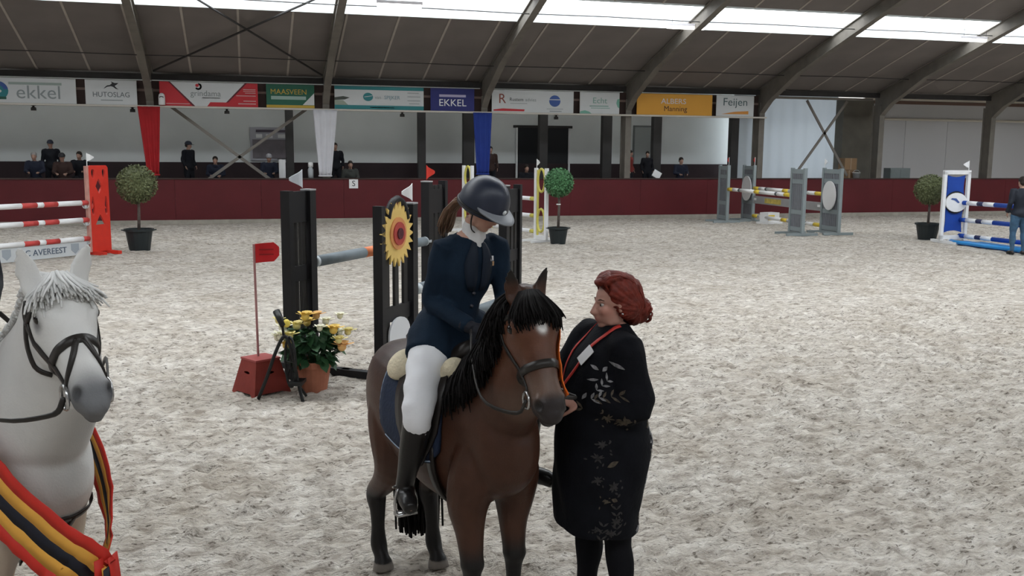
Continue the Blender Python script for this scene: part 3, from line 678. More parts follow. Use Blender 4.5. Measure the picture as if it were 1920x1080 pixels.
# --- grey oxer at right
gw = mat('jump_grey', (.24, .28, .29), .55, .06, 3); gw2 = mat('jump_grey_mesh', (.17, .18, .20), .6, .1, 5)
gy = mat('jump_yellow', (.68, .5, .06), .5); gwh = mat('jump_offwhite', (.72, .72, .72), .5)
def grey_wing(p, d, w, oval, label, fl=None):
    r_ = frame_at('jump_wing', p, d, label, 'jump wing')
    for x in (.04, w - .04): MB().box((x, 0, .93), (.08, .09, 1.76)).build('upright', gw, r_)
    n = max(3, int((w - .16) / .09)); 
    for k in range(n): MB().box((.08 + (w - .16) * (k + .5) / n, 0, .93), ((w - .16) / n - .012, .03, 1.7)).build('slat', gw2, r_)
    for z in (1.72, 1.45, .62, .16): MB().box((w / 2, -.0, z), (w - .1, .05, .12)).build('crossbar', gw, r_)
    if oval:
        sy = 1 if d.y > 0 else -1; MB().prism(ell(w / 2, 1.06, .33, .40, 26), (0, sy * .06, 0), (1, 0, 0), (0, 0, 1), -sy * .03).build('oval_sign', gwh, r_)
        MB().prism([(w / 2 + x, 1.12 + z) for x, z in ((-.17, -.03), (-.05, 0), (.03, .05), (.12, .12), (.10, .04), (.04, -.02), (-.05, -.05))], (0, sy * .072, 0), (1, 0, 0), (0, 0, 1), -sy * .006).build('emblem', ink, r_)
        MB().box((w / 2, sy * .066, .87), (.3, .006, .035)).build('emblem_line', mat('line_tan', (.4, .3, .2), .6), r_)
    for x in (.06, w - .06): MB().box((x, 0, .035), (.08, .9, .07)).build('foot', gw, r_)
    if fl: flag(r_, .04, 1.9, fl, .14, .15)
    return r_
A, C_, B, D = V(14.70, 27.5, 0), V(14.50, 23.55, 0), V(15.75, 27.75, 0), V(15.62, 23.75, 0)
dn = unit(A - C_)
grey_wing(A, dn, .7, False, 'plain grey slatted jump wing, leftmost of the grey fence, with a red flag', red)
grey_wing(B, dn, .8, True, 'grey jump wing with a dull oval sign at the far end of the grey fence', red)
grey_wing(C_, -dn, .75, False, 'plain grey jump wing with square blocks, nearest post of the grey fence')
wd = grey_wing(D, -dn, .95, True, 'grey jump wing with a bright white oval sign, at the right of the grey fence', white)
ob = [(.25, 1), (.3, 0), (.08, 2), (.7, 0), (.25, 1), (.7, 0), (.08, 2), (.3, 0), (.25, 1)]
def op(a, c, z, lab): pole(V(c) + V(0, 0, z), V(a) + V(0, 0, z), .055, ob, (gwh, gy, ink), lab, 'yellow and white jump poles')
op(A, C_, 1.06, 'front yellow and white pole of the grey fence'); op(B, D, 1.08, 'rear yellow and white pole of the grey fence'); op(B, D, .2, 'lowest yellow and white pole of the grey fence')
pk = frame_at('jump_plank', B, D - B, 'grey jump plank with worn yellow lettering on the grey fence', 'plank')
L_ = (D - B).length; MB().box((L_ / 2, 0, .72), (L_, .03, .24)).build('board', mat('plank_dull', (.3, .3, .3), .6, .1, 3), pk)
MB().box((1.25, -.02, .72), (1.0, .01, .15)).build('lettering_strip', mat('worn_yellow', (.5, .4, .1), .6, .3, 8), pk)
for x in (.12, L_ - .12, 2.7): MB().box((x, -.022, .74), (.14, .012, .07)).build('mark', gwh, pk)
fl_ = tag(empty('jump_filler', (15.9, 27.0, 0)), 'small white and yellow filler block at the foot of the grey fence', 'jump filler')
MB().box((0, 0, .2), (.5, .35, .3), .3).build('block', gwh, fl_); MB().box((-.05, -.19, .2), (.28, .02, .16), .3).build('stripe', gy, fl_); MB().box((0, 0, .03), (.7, .45, .06), .3).build('base', gwh, fl_)

# --- blue and white fence at the far right
blu = mat('jump_blue', (.012, .06, .34), .5, .06, 3); lblu = mat('tray_blue', (.03, .25, .62), .35, .1, 2)
e4 = unit((.10, -1.45)); WB = V(17.41, 20.38, 0)
bwg = frame_at('jump_wing', WB + V(-.12, .05, 0) - unit((.8, .05)) * .45, (.8, -.05), 'blue and white jump wing with a round white sign', 'jump wing')
for x in (.04, .71): MB().box((x, 0, .92), (.08, .08, 1.72)).build('upright', white, bwg)
for z in (.14, 1.77): MB().box((.375, 0, z), (.75, .08, .10)).build('crossbar', white, bwg)
def concave(x0, x1, z0, z1): return [(x0, z0), *[(x0 + (x1 - x0) * t, z0 + .05 * math.sin(PI * t)) for t in np.linspace(.1, .9, 7)], (x1, z0), *[(x1 - .03 * math.sin(PI * t), z0 + (z1 - z0) * t) for t in np.linspace(.1, .9, 7)], (x1, z1), *[(x1 - (x1 - x0) * t, z1 - .05 * math.sin(PI * t)) for t in np.linspace(.1, .9, 7)], (x0, z1), *[(x0 + .03 * math.sin(PI * t), z1 - (z1 - z0) * t) for t in np.linspace(.1, .9, 7)]]
for z0, z1 in ((.26, .88), (1.16, 1.70)): MB().prism(concave(.12, .63, z0, z1), (0, .012, 0), (1, 0, 0), (0, 0, 1), -.024).build('panel', blu, bwg)
MB().prism(ell(.375, 1.02, .30, .24, 26), (0, -.03, 0), (1, 0, 0), (0, 0, 1), .03).build('round_sign', white, bwg)
MB().prism(ell(.375, 1.02, .30, .28, 26), (0, -.01, 0), (1, 0, 0), (0, 0, 1), .02).build('sign_rim', black, bwg)
MB().prism([(.2, 1.1), (.32, 1.07), (.42, 1.0), (.46, 1.02), (.36, 1.12), (.24, 1.13)], (0, -.064, 0), (1, 0, 0), (0, 0, 1), .004).build('emblem', bblue, bwg)
for x in (.08, .68): MB().box((x, -.1, .035), (.09, 1.0, .07)).build('foot', white, bwg)
flag(bwg, .70, 1.88, white, -.17, .17)
bb_ = [(.22, 1), (.36, 0), (.2, 2), (.36, 0), (1.4, 1), (.36, 0), (.2, 2), (.36, 0), (.22, 1)]
navy = mat('pole_navy', (.03, .035, .09), .5)
for z, w in ((1.01, 'top'), (.58, 'middle'), (.18, 'lowest')):
    p = WB + V(0, 0, z); pole(p, p + e4 * 3.4, .055, bb_, (white, blu, navy), w + ' blue and white pole of the fence at far right', 'blue and white jump poles')
wt = frame_at('water_tray', V(16.95, 20.25, 0), (.02, -1), 'long shallow bright blue water tray below the blue and white poles', 'water tray')
b = MB(); b.prism([(.0, -.25), (.35, -.42), (3.6, -.42), (3.6, .42), (.35, .42), (.0, .25)], (0, .35, .015), (1, 0, 0), (0, 1, 0), .03); b.build('basin', blu, wt)
MB().prism([(.12, -.2), (.4, -.34), (3.5, -.34), (3.5, .34), (.4, .34), (.12, .2)], (0, .35, .05), (1, 0, 0), (0, 1, 0), .015).build('liner', lblu, wt)
MB().tube([(.02, .1, .07), (.35, -.07, .07), (3.6, -.07, .07)], .045, 8).build('rim', lblu, wt, True); MB().tube([(-.08, .13, .06), (.02, .1, .06)], .05, 8).build('end_cap', white, wt)

# --- black oxer with sunflowers
e5 = unit((1.66, 2.15)); blkw = mat('jump_black', (.010, .010, .012), .5, .1, 4); blks = mat('jump_black_slat', (.022, .021, .021), .6, .15, 6)
sf_y = mat('sunflower_yellow', (.76, .54, .17), .6, .08, 9); sf_o = mat('sunflower_orange', (.66, .30, .11), .6, .1, 9); sf_d = mat('sunflower_core', (.09, .02, .03), .7, .3, 40); sf_m = mat('sunflower_red', (.42, .06, .05), .6, .1, 12)
def black_wing(p, d, w, label, hn=1.82, ho=1.82, fl=None, slats=4, bands=(1.68, 1.03, .3), fdx=.2):
    """inner upright at p; the wing grows along d"""
    r_ = frame_at('jump_wing', p, d, label, 'jump wing')
    MB().box((0, 0, hn / 2 + .02), (.10, .11, hn - .04)).build('upright', blkw, r_); MB().box((w, 0, ho / 2 + .02), (.07, .10, ho - .04)).build('upright', blkw, r_)
    for k in range(slats):
        x = .05 + (w - .085) * (k + .5) / slats; h_ = hn + (ho - hn) * x / w - .05
        MB().box((x, 0, h_ / 2 + .1), (min(.075, (w - .085) / slats - .045), .03, h_ - .2)).build('slat', blks, r_)
    for z, hh in zip(bands, (.3, .15, .12)): MB().box((w / 2, 0, z), (w - .06, .045, hh)).build('crossbar', blkw, r_)
    for x in (.0, w): MB().box((x, 0, .035), (.085, .9 if w > .4 or x == 0 else .5, .07)).build('foot', blkw, r_)
    MB().box((0, 0, hn), (.105, .115, .015)).build('cap', mat('cap_grey', (.35, .35, .36), .5), r_)
    if fl: flag(r_, fdx, hn + .02, fl, .2, .18, stick=False)
    return r_
def sunflower(r_, x, z, y, s=1.0):
    o = MB()
    pts = []
    n = 22
    for k in range(n): a = 2 * PI * k / n; pts += [(x + .24 * s * math.cos(a - .1), z + .24 * s * math.sin(a - .1)), (x + .33 * s * math.cos(a + .04), z + .33 * s * math.sin(a + .04))]
    MB().prism(pts, (0, y, 0), (1, 0, 0), (0, 0, 1), .02).build('petals', sf_y, r_)
    t = -1 if y < 0 else 1
    for q, (rad, m) in enumerate(((.16, sf_o), (.115, sf_m), (.055, sf_d))): MB().prism(ell(x, z, rad * s, rad * s, 22), (0, y + t * .012 * (q + 1) - (0 if t < 0 else 0), 0), (1, 0, 0), (0, 0, 1), .014).build('flower_centre', m, r_)
PA, PB = V(.60, 9.72, 0), V(1.62, 9.72, 0)
lA, lB = 2.55, 2.48
black_wing(PA, -e5, .36, 'tall black slatted jump wing behind the flower pot', 1.84, 1.84, mat('flag_pale', (.5, .53, .58), .6), fdx=.1)
wbk_ = black_wing(PB, -e5, .64, 'black slatted jump wing carrying the big sunflower sign', 1.70, 1.70, white, 3, (1.45, .62, .16), -.03)
sunflower(wbk_, .36, 1.42, .05)
MB().tube([(.34 + .20 * math.cos(a), .03, 1.50 + .26 * math.sin(a)) for a in np.linspace(.3, PI - .2, 12)], .035, 6).build('arch', blkw, wbk_, True)
MB().prism([(.12, .05), (.54, .05), *[(.33 + .21 * math.cos(a), .42 + .16 * math.sin(a)) for a in np.linspace(0, PI, 12)]], (0, .05, 0), (1, 0, 0), (0, 0, 1), .02).build('white_board', mat('board_pale', (.68, .7, .73), .6), wbk_)
wc_ = black_wing(PA + e5 * lA, e5, .45, 'dark grey slatted jump wing with a red flag at left of the navy jacket', 1.85, 1.85, red, 3, (1.6, .9, .3), .0)
wdk = black_wing(PB + e5 * lB, e5, .45, 'dark jump wing with an orange sunflower edge, hidden behind the riding helmet', 1.80, 1.80, None, 3, (1.6, .9, .3))
sunflower(wdk, .2, 1.45, .05, .9)
pgrey = mat('pole_grey', (.16, .19, .21), .5, .12, 5); porg = mat('pole_orange', (.72, .22, .09), .5, .05); plg = mat('pole_lightgrey', (.42, .46, .48), .5, .1)
p = PA + V(0, 0, 1.115) + e5 * .07
pole(p, p + e5 * 2.5, .058, [(.05, 1), (.92, 0), (.5, 2), (.95, 0), (.1, 1)], (pgrey, plg, porg), 'grey pole with an orange band behind the sunflower sign', 'grey jump poles')
for z, w in ((.80, 'upper'), (.34, 'lower')):
    p = PB + V(0, 0, z) + e5 * .06; pole(p, p + e5 * 2.36, .058, [(.12, 0), (.9, 1), (.8, 0), (.9, 1), (.12, 0)], (plg, pgrey), w + ' grey pole running behind the navy jacket', 'grey jump poles')

# --- red marker box with flag
bx = tag(empty('marker_box', (.09, 9.0, 0), .55, .84), 'dark red tapered wooden box with hand slots beside the flower pot', 'box')
redw = mat('box_red', (.20, .028, .02), .6, .15, 5, .2, 30)
for k in range(4):
    th = k * PI / 2; m = Matrix.Rotation(th, 3, 'Z')
    outer = [(-.23, .0), (-.17, .0), (-.13, .03), (.13, .03), (.17, .0), (.23, .0), (.145, .385), (-.145, .385)]
    holes = [ell(0, .25, .055, .016, 12)]
    pm2 = plate(outer, holes, .018); pm2.transform(Matrix.Rotation(R(-12.5), 4, 'X')); pm2.transform(Matrix.Translation((0, -.222, 0))); pm2.transform(m.to_4x4()); pm2.materials.append(redw); link('side', pm2, bx)
MB().box((0, 0, .385), (.31, .31, .02)).build('lid', mat('box_lid', (.3, .06, .055), .55, .1, 5), bx)
fg = tag(empty('marker_flag', (.07, 9.03, .335)), 'small red flag on a thin pink rod standing on the red box', 'flag')
MB().tube([(0, 0, 0), (-.01, 0, 1.04)], .011, 8).build('rod', mat('rod_pink', (.4, .2, .2), .6, .15, 8), fg)
b = MB(); b.sheet([[((-.01 + .225 * t, .01 * math.sin(6 * t), 1.04 - .175 * u + .02 * t - (.0 if t < .8 else (t - .8) * .25 * (1 - 2 * u))), (0, 1, 0)) for t in np.linspace(0, 1, 10)] for u in np.linspace(0, 1, 5)], .006)
cl = b.build('cloth', mat('flag_red', (.55, .015, .02), .6, .06, 6), fg)
for z in (.99, .945): MB().box((.1, -.008, z), (.13, .006, .012)).build('lettering_strip', mat('flag_print', (.3, .01, .012), .6), cl)

# --- terracotta pot of cream and yellow begonias
fp = tag(empty('flower_pot', (.56, 8.93, 0)), 'terracotta pot of cream and yellow flowers in front of the black jump wing', 'plant')
b = MB(); b.lathe([(.125, 0), (.165, .24), (.185, .24), (.188, .30), (.165, .30), (.155, .25), (.01, .24)], 22); b.build('pot', mat('terracotta', (.33, .125, .075), .85, .15, 7, .2, 40), fp, False)
rr = random.Random(4); lf = [mat('leaf_dark', (.02, .06, .025), .5, .25, 12), mat('leaf_mid', (.035, .10, .04), .5, .25, 12)]
def leafmesh(l, w):
    return [V(0, 0, 0), V(l * .3, w * .45, .02 * l), V(l * .65, w * .42, .0), V(l, 0, -.12 * l), V(l * .65, -w * .42, .0), V(l * .3, -w * .45, .02 * l), V(l * .35, 0, -.06 * l), V(l * .7, 0, -.05 * l)], [(0, 6, 1), (1, 6, 7, 2), (2, 7, 3), (3, 7, 4), (4, 7, 6, 5), (5, 6, 0)]
for k in range(190):
    a = rr.uniform(0, 2 * PI); h = rr.uniform(.30, .60); q = math.sqrt(max(0, 1 - ((h - .42) / .22) ** 2)); rad = .30 * q * rr.uniform(.5, 1)
    l = rr.uniform(.10, .16); vs_, fs = leafmesh(l, l * .62)
    m = Matrix.Rotation(a, 3, 'Z') @ Matrix.Rotation(rr.uniform(-.4, .9), 3, 'Y') @ Matrix.Rotation(rr.uniform(-.6, .6), 3, 'X')
    b = MB(); b.add([m @ v + V(rad * .72 * math.cos(a), rad * .72 * math.sin(a), h) for v in vs_], fs); b.build('leaf', lf[k % 2], fp, True)
st = MB()
for k in range(16):
    a = 2 * PI * k / 16 + rr.uniform(-.2, .2); st.tube([(.05 * math.cos(a), .05 * math.sin(a), .24), (.14 * math.cos(a), .14 * math.sin(a), .42), (.24 * math.cos(a), .24 * math.sin(a), .5 + .1 * rr.random())], .008, 5)
st.build('stems', lf[0], fp)
fcol = [mat('petal_cream', (.80, .78, .62), .6), mat('petal_yellow', (.74, .52, .13), .6), mat('petal_apricot', (.72, .42, .16), .6), mat('petal_lemon', (.75, .66, .28), .6)]
def flower(o, c, s, m):
    b = MB()
    for k in range(14):
        a = k * 2.4; tl = .35 + .9 * (k / 14); rr_ = s * (.25 + .75 * k / 14)
        M3 = Matrix.Rotation(a, 3, 'Z') @ Matrix.Rotation(-PI / 2 + tl, 3, 'Y')
        b.add([V(c) + M3 @ V(x * rr_, y * rr_, z * rr_) for x, y, z in ((0, 0, 0), (.5, .4, .06), (1, .28, -.02), (1.08, 0, -.06), (1, -.28, -.02), (.5, -.4, .06), (.6, 0, .0))], [(0, 6, 1), (1, 6, 2), (2, 6, 3), (3, 6, 4), (4, 6, 5), (5, 6, 0)])
    b.ball(c, s * .35, 8, 6)
    return b.build('flower', m, o, True)
tc = V(-.267, -.964, 0)
for (dx, h, dd, s, mi) in ((-.26, .60, .05, .085, 0), (-.2, .47, .2, .07, 1), (-.12, .63, .1, .08, 3), (-.05, .71, .05, .085, 1), (.03, .70, -.05, .075, 2), (.13, .66, .02, .07, 0), (.22, .60, .12, .085, 1), (.25, .70, -.05, .06, 0), (.30, .45, .15, .09, 2), (.33, .56, .0, .07, 3), (-.3, .52, .1, .07, 0), (-.32, .66, -.02, .06, 3), (.2, .5, -.25, .08, 0), (-.1, .6, -.25, .08, 1), (-.24, .55, .18, .09, 0), (-.16, .56, .22, .075, 3), (.1, .62, .15, .06, 0), (.28, .52, .2, .07, 3)):
    c = r0 * dx + tc * dd; flower(fp, (c.x, c.y, h), s * 1.3, fcol[mi])

# --- black metal bicycle ornament
bi = tag(empty('bicycle_ornament', (.27, 8.66, 0), -.27), 'black wire bicycle ornament leaning between red box and flower pot', 'ornament')
iron = mat('wrought_iron', (.012, .013, .013), .45)
b = MB(); b.tube([tuple(p) for p in spline([(-.22, -.02, 0), (-.14, 0, .2), (-.06, .0, .42), (.02, .02, .58), (.07, .02, .5), (.11, .02, .3), (.15, 0, .12), (.2, -.08, 0)], 26)], .016, 8); b.build('frame', iron, bi, True)
b = MB(); wr = [(.07 + .06 * math.cos(a), .03 - .2 * math.cos(a) * .3, .34 + .23 * math.sin(a)) for a in np.linspace(0, 2 * PI, 25)]; b.tube(wr, .012, 6, caps=False); w_ = b.build('wheel', iron, bi, True)
for k in range(0, 24, 3): MB().tube([(.07, .03, .34), wr[k]], .004, 4).build('spoke', iron, w_)
b = MB(); b.tube([(.02, .02, .56), (.01, .02, .66), (-.01, .02, .70)], .012, 6); hb = b.build('handlebar', iron, bi, True)
MB().tube([(.03, -.03, .68), (-.05, .05, .80)], [.028, .034], 8).build('grip', iron, hb, True)
MB().ball((.05, 0, .70), (.035, .035, .038), 12, 8).build('bell', mat('bell_yellow', (.75, .6, .1), .4), bi, True)
b = MB(); b.box((.13, .02, .16), (.12, .2, .03)); b.tube([(.13, .02, .15), (.2, .06, .02)], .012, 6); b.build('carrier', iron, bi)
# ================================================================== ANIMALS
leather = mat('dark_leather', (.014, .011, .010), .4, .15, 20); steel_b = mat('bit_steel', (.5, .5, .5), .25, metal=.9)
def limb(mb, pts, n=12, k=3):
    """tapered limb through rows (x, y, z, radius)"""
    q = spline(pts, (len(pts) - 1) * k + 1)
    mb.tube([tuple(r[:3]) for r in q], [max(.004, float(r[3])) for r in q], n)

class Horse:
    TX = [(-0.7, 0.99, 0.07, 0.0534), (-0.665, 0.985, 0.2, 0.1424), (-0.58, 0.985, 0.262, 0.2003), (-0.45, 0.975, 0.292, 0.2278), (-0.28, 0.945, 0.305, 0.2278), (-0.1, 0.915, 0.31, 0.2332), (0.08, 0.905, 0.32, 0.2296),
          (0.24, 0.935, 0.325, 0.2029), (0.36, 0.968, 0.305, 0.178), (0.47, 0.968, 0.27, 0.1602), (0.56, 0.955, 0.205, 0.1397), (0.62, 0.94, 0.115, 0.0934), (0.645, 0.935, 0.05, 0.049)]
    def __init__(s, neck, poll, axis, roll_l, hl=.55, hs=1.0):
        s.tx = spline(s.TX, 80)
        s.neck = neck; s.poll = V(poll); s.a = V(axis).normalized(); l = V(roll_l); s.l = (l - s.a * l.dot(s.a)).normalized(); s.n = s.l.cross(s.a)
        if s.n.x < 0: s.n = -s.n
        s.L = hl; s.hs = hs
    def T(s, x, th, k=1.0):
        r = [np.interp(x, s.tx[:, 0], s.tx[:, i]) for i in (1, 2, 3)]
        c, q = math.cos(th), math.sin(th); e = 2 / 2.35
        return V(x, k * r[2] * math.copysign(abs(q) ** e, q), r[0] + k * r[1] * math.copysign(abs(c) ** e, c))
    HT = [0, .08, .18, .30, .42, .55, .70, .82, .92, 1.0]
    HW = [.050, .080, .100, .098, .082, .064, .055, .060, .058, .034]
    HD = [.060, .105, .138, .150, .130, .098, .078, .074, .064, .034]
    HF = [-.02, .0, .014, .014, .006, 0, 0, .004, -.004, -.028]
    def head(s, t, th, k=1.0):
        hw, hd, hf = (float(np.interp(t, s.HT, q)) * s.hs for q in (s.HW, s.HD, s.HF))
        c, q = math.cos(th), math.sin(th); e = 2 / 2.4
        narrow = 1 - .16 * max(0, c) if t > .35 else 1 - .1 * max(0, -c)
        F = s.poll + s.a * s.L * t + s.n * (hf + s.hs * .06); ctr = F - s.n * hd
        return ctr + s.n * hd * k * math.copysign(abs(c) ** e, c) + s.l * hw * k * narrow * math.copysign(abs(q) ** e, q)
    def body(s, legs, voxel=.009):
        m = MB(); n = 28
        m.rings([[s.T(x, 2 * PI * j / n) for j in range(n)] for x in np.linspace(-.70, .645, 40)])
        q = spline(s.neck, 20)                             # x, y, z, half depth, half width
        rr = []
        for i, r in enumerate(q):
            t = V(q[min(i + 1, 19)][:3]) - V(q[max(i - 1, 0)][:3]); t.normalize(); l = V(0, 1, 0).lerp(s.l, i / 19); l = (l - t * l.dot(t)).normalized(); u = t.cross(l)
            rr.append([V(r[:3]) + u * r[3] * math.cos(2 * PI * j / n) + l * r[4] * math.sin(2 * PI * j / n) * (1 - .18 * math.cos(2 * PI * j / n)) for j in range(n)])
        m.rings(rr)
        m.rings([[s.head(t, 2 * PI * j / n) for j in range(n)] for t in np.linspace(0, 1, 24)])
        hs = s.hs
        for sd in (-1, 1):
            p = lambda t, dn, dl: s.poll + s.a * s.L * t + s.n * (hs * .06 + dn * hs) + s.l * sd * dl * hs
            rot = Matrix((s.a, s.l, s.n)).transposed()
            m.ball(p(.30, -.165, .058), tuple(hs * v for v in (.085, .036, .085)), rot=rot)          # jowl
            m.ball(p(.235, -.045, .078), tuple(hs * v for v in (.042, .024, .026)), rot=rot)         # brow
            m.ball(p(.48, -.055, .050), tuple(hs * v for v in (.09, .014, .014)), rot=rot)           # cheek ridge
            m.ball(p(.885, -.035, .047), tuple(hs * v for v in (.034, .021, .028)), rot=rot)         # nostril
        p = lambda t, dn: s.poll + s.a * s.L * t + s.n * (hs * .06 + dn * hs)
        m.ball(p(.965, -.055), tuple(hs * v for v in (.04, .045, .045)), rot=rot)                    # lips
        m.ball(p(.90, -.115), tuple(hs * v for v in (.045, .035, .03)), rot=rot)                     # chin
        m.ball(p(.975, -.098), tuple(hs * v for v in (.034, .034, .026)), rot=rot)                   # lower lip
        m.ball(p(.02, -.11), tuple(hs * v for v in (.085, .065, .09)), rot=rot)                      # throat
        for e in s.ears:                                    # ears: base, tip, opening direction
            b, tip, face = (V(x) for x in e); ax = tip - b; L = ax.length; ax.normalize(); f = (face - ax * face.dot(ax)).normalized(); w = ax.cross(f)
            rows = []
            for t, hw in ((0, .030), (.2, .036), (.45, .037), (.7, .027), (.88, .013), (1, .004)):
                c = b + ax * L * t - f * .012 * math.sin(PI * t)
                rows.append([c + w * hw * math.cos(a) + f * (hw * .55 * math.sin(a) - (.5 * hw * max(0, math.sin(a)) if .1 < t < .9 else 0)) for a in np.linspace(0, 2 * PI, 15)[:-1]])
            m.rings(rows)
        for lg in legs: limb(m, lg, 14)
        me = fuse(m, voxel, 7)
        co = coords(me)
        s.nostril = []
        for sd in (-1, 1):                                  # press the nostrils in
            c = np.array(s.poll + s.a * s.L * .895 + s.n * hs * (.06 - .022) + s.l * sd * .062 * hs)
            d = np.linalg.norm((co - c) * np.array([1, 1, 1]), axis=1); w = np.exp(-(d / (.022 * hs)) ** 2)
            c = co[d.argmin()].copy(); d = np.linalg.norm((co - c) * np.array([1, 1, 1]), axis=1); w = np.exp(-(d / (.019 * hs)) ** 2)
            co -= (w * .022 * hs)[:, None] * np.array(s.l * sd + s.n * .4); s.nostril.append(c)
        set_coords(me, co)
        return me
    def bvh(s, me): return BVHTree.FromPolygons([tuple(c) for c in coords(me)], [tuple(p.vertices) for p in me.polygons])

def legs_for(dx=(0, 0, 0, 0), fy=.125, hy=.135):
    """front left, front right, hind left, hind right; rows of x, y, z, radius"""
    out = []
    for k, sd in enumerate((1, -1)):
        d = dx[k]
        out.append([(.40, sd * .07, .93, .11), (.40, sd * .105, .80, .118), (.375, sd * (fy + .005), .67, .098), (.375 + d * .3, sd * fy, .54, .068), (.385 + d * .6, sd * fy, .425, .055), (.39 + d * .65, sd * fy, .39, .057), (.385 + d * .7, sd * fy, .34, .042), (.385 + d * .85, sd * fy, .22, .034), (.39 + d, sd * fy, .13, .044), (.42 + d, sd * fy, .075, .038), (.44 + d, sd * fy, .045, .052), (.45 + d, sd * fy, .0, .06)])
    for k, sd in enumerate((1, -1)):
        d = dx[2 + k]
        out.append([(-.47, sd * .075, 1.0, .135), (-.455, sd * .095, .87, .142), (-.40, sd * .118, .74, .130), (-.405, sd * .13, .62, .100), (-.47 + d * .4, sd * hy, .51, .070), (-.555 + d * .7, sd * hy, .425, .056), (-.555 + d * .75, sd * hy, .38, .054), (-.535 + d * .85, sd * hy, .32, .043), (-.525 + d * .95, sd * hy, .22, .037), (-.515 + d, sd * hy, .13, .046), (-.48 + d, sd * hy, .075, .039), (-.465 + d, sd * hy, .045, .052), (-.455 + d, sd * hy, .0, .061)])
    return out

def locks(rows, n, r0_, r1_, seed, jit=.012, nseg=6, nn=5):
    """hair locks: rows of guide curves, each a list of points; interpolated and jittered"""
    rr = random.Random(seed); m = MB(); G = [spline(g, nseg) for g in rows]
    for k in range(n):
        u = rr.random() * (len(G) - 1); i = min(int(u), len(G) - 2); t = u - i
        ln = rr.uniform(.72, 1.0)
        c = G[i] * (1 - t) + G[i + 1] * t
        j0 = np.array([rr.gauss(0, jit), rr.gauss(0, jit), rr.gauss(0, jit * .6)]); j1 = np.array([rr.gauss(0, jit * 2), rr.gauss(0, jit * 2), rr.gauss(0, jit)])
        pts = [tuple(c[q] + (c[min(q, nseg - 1)] - c[q]) * 0 + j0 * min(1, .35 + q / nseg) + j1 * (q / nseg)) for q in range(nseg)]
        cut = max(3, int(round(nseg * ln)))
        rad = [max(.0012, r0_ + (r1_ - r0_) * q / (cut - 1)) for q in range(cut)]
        m.tube(pts[:cut], rad, nn)
    return m

def ribbon(mb, path, width, th, wdir=None):
    """flat strap along points with outward normals: path = [(p, n)]"""
    P = [(V(p), V(n).normalized()) for p, n in path]; rows = []
    for i, (p, n) in enumerate(P):
        t = P[min(i + 1, len(P) - 1)][0] - P[max(i - 1, 0)][0]; t.normalize(); w = t.cross(n); w.normalize()
        rows.append([(p - w * width / 2, n), (p, n), (p + w * width / 2, n)])
    mb.sheet(rows, th)
def head_path(h, pts, k=1.03, n=16):
    """points (t, angle) on the head -> [(p, outward normal)]"""
    q = spline(pts, n); out = []
    for t, th in q:
        p = h.head(float(t), float(th), k); c = (h.head(float(t), 0, 0.0001)); out.append((p, p - c))
    return out
def hug(bvh, pts, lift):
    """lay points onto the skin"""
    out = []
    for p in pts:
        loc, no, i, d = bvh.find_nearest(V(p)); out.append((loc + no * lift, no))
    return out
def snap_head(h, bvh, pts, n=16, lift=.001):
    return hug(bvh, [p for p, _ in head_path(h, pts, 1.03, n)], lift)

def bridle(h, root, bvh, m, rein_to, flash=False, wide=.030, tn=.58):
    br = empty('bridle'); br.parent = root
    def strap(pts, w, name='strap', n=16, lift=.0):
        b = MB(); ribbon(b, snap_head(h, bvh, pts, n, lift), w, .007); return b.build(name, m, br, True)
    A = PI
    strap([(tn - .02, t) for t in np.linspace(-PI, PI, 9)], wide, 'noseband', 40)
    strap([(.13, -1.75), (.145, -.9), (.15, 0), (.145, .9), (.13, 1.75)], .022, 'browband', 24)
    for sd in (-1, 1):
        strap([(.02, sd * 1.9), (.14, sd * 1.75), (.36, sd * 1.62), (tn, sd * 1.75), (.80, sd * 2.0)], .018, 'cheekpiece', 24)
        strap([(.13, sd * 1.8), (.25, sd * 2.4), (.36, sd * 3.0)], .014, 'throatlatch', 14)
        if flash: strap([(tn - .02, sd * .1), (.66, sd * .8), (.78, sd * 2.0), (.80, sd * 2.9)], .016, 'flash_strap', 18)
        bp = snap_head(h, bvh, [(.79, sd * 1.9), (.82, sd * 2.05)], 3, .012)[1]
        b = MB(); c = bp[0]; b.tube([c + h.a * .034 * math.cos(a) + h.n * .034 * math.sin(a) for a in np.linspace(0, 2 * PI, 17)], .0055, 6, caps=False); b.build('bit_ring', steel_b, br, True)
        pts = [tuple(c)] + [tuple(q) for q in rein_to[0 if sd > 0 else 1]]
        b = MB(); q = spline(pts, 18); b.tube([tuple(x) for x in q], .0085, 6, flat=.5); b.build('rein', m, br, True)
    return br
def eyes(h, root, m, bvh):
    for sd in (-1, 1):
        p = h.poll + h.a * h.L * .262 + h.n * h.hs * (.06 - .066) + h.l * sd * .075 * h.hs
        loc, no, i, d = bvh.find_nearest(p + h.l * sd * .06)
        MB().ball(loc - no * .0125, .021 * h.hs, 16, 10).build('eye', m, root, True)
eye_m = mat('horse_eye', (.008, .005, .004), .12, spec=.6)
coat_m = mat('horse_coat', (.1, .05, .03), .42, .16, 14, .12, 120, attr='coat', spec=.28)
grey_m = mat('grey_horse_coat', (.7, .7, .7), .6, .05, 10, .15, 120, attr='coat', spec=.2)
hair_blk = mat('black_horsehair', (.006, .005, .005), .75, .3, 30, spec=.12); hair_wht = mat('white_horsehair', (.62, .62, .61), .6, .1, 20)

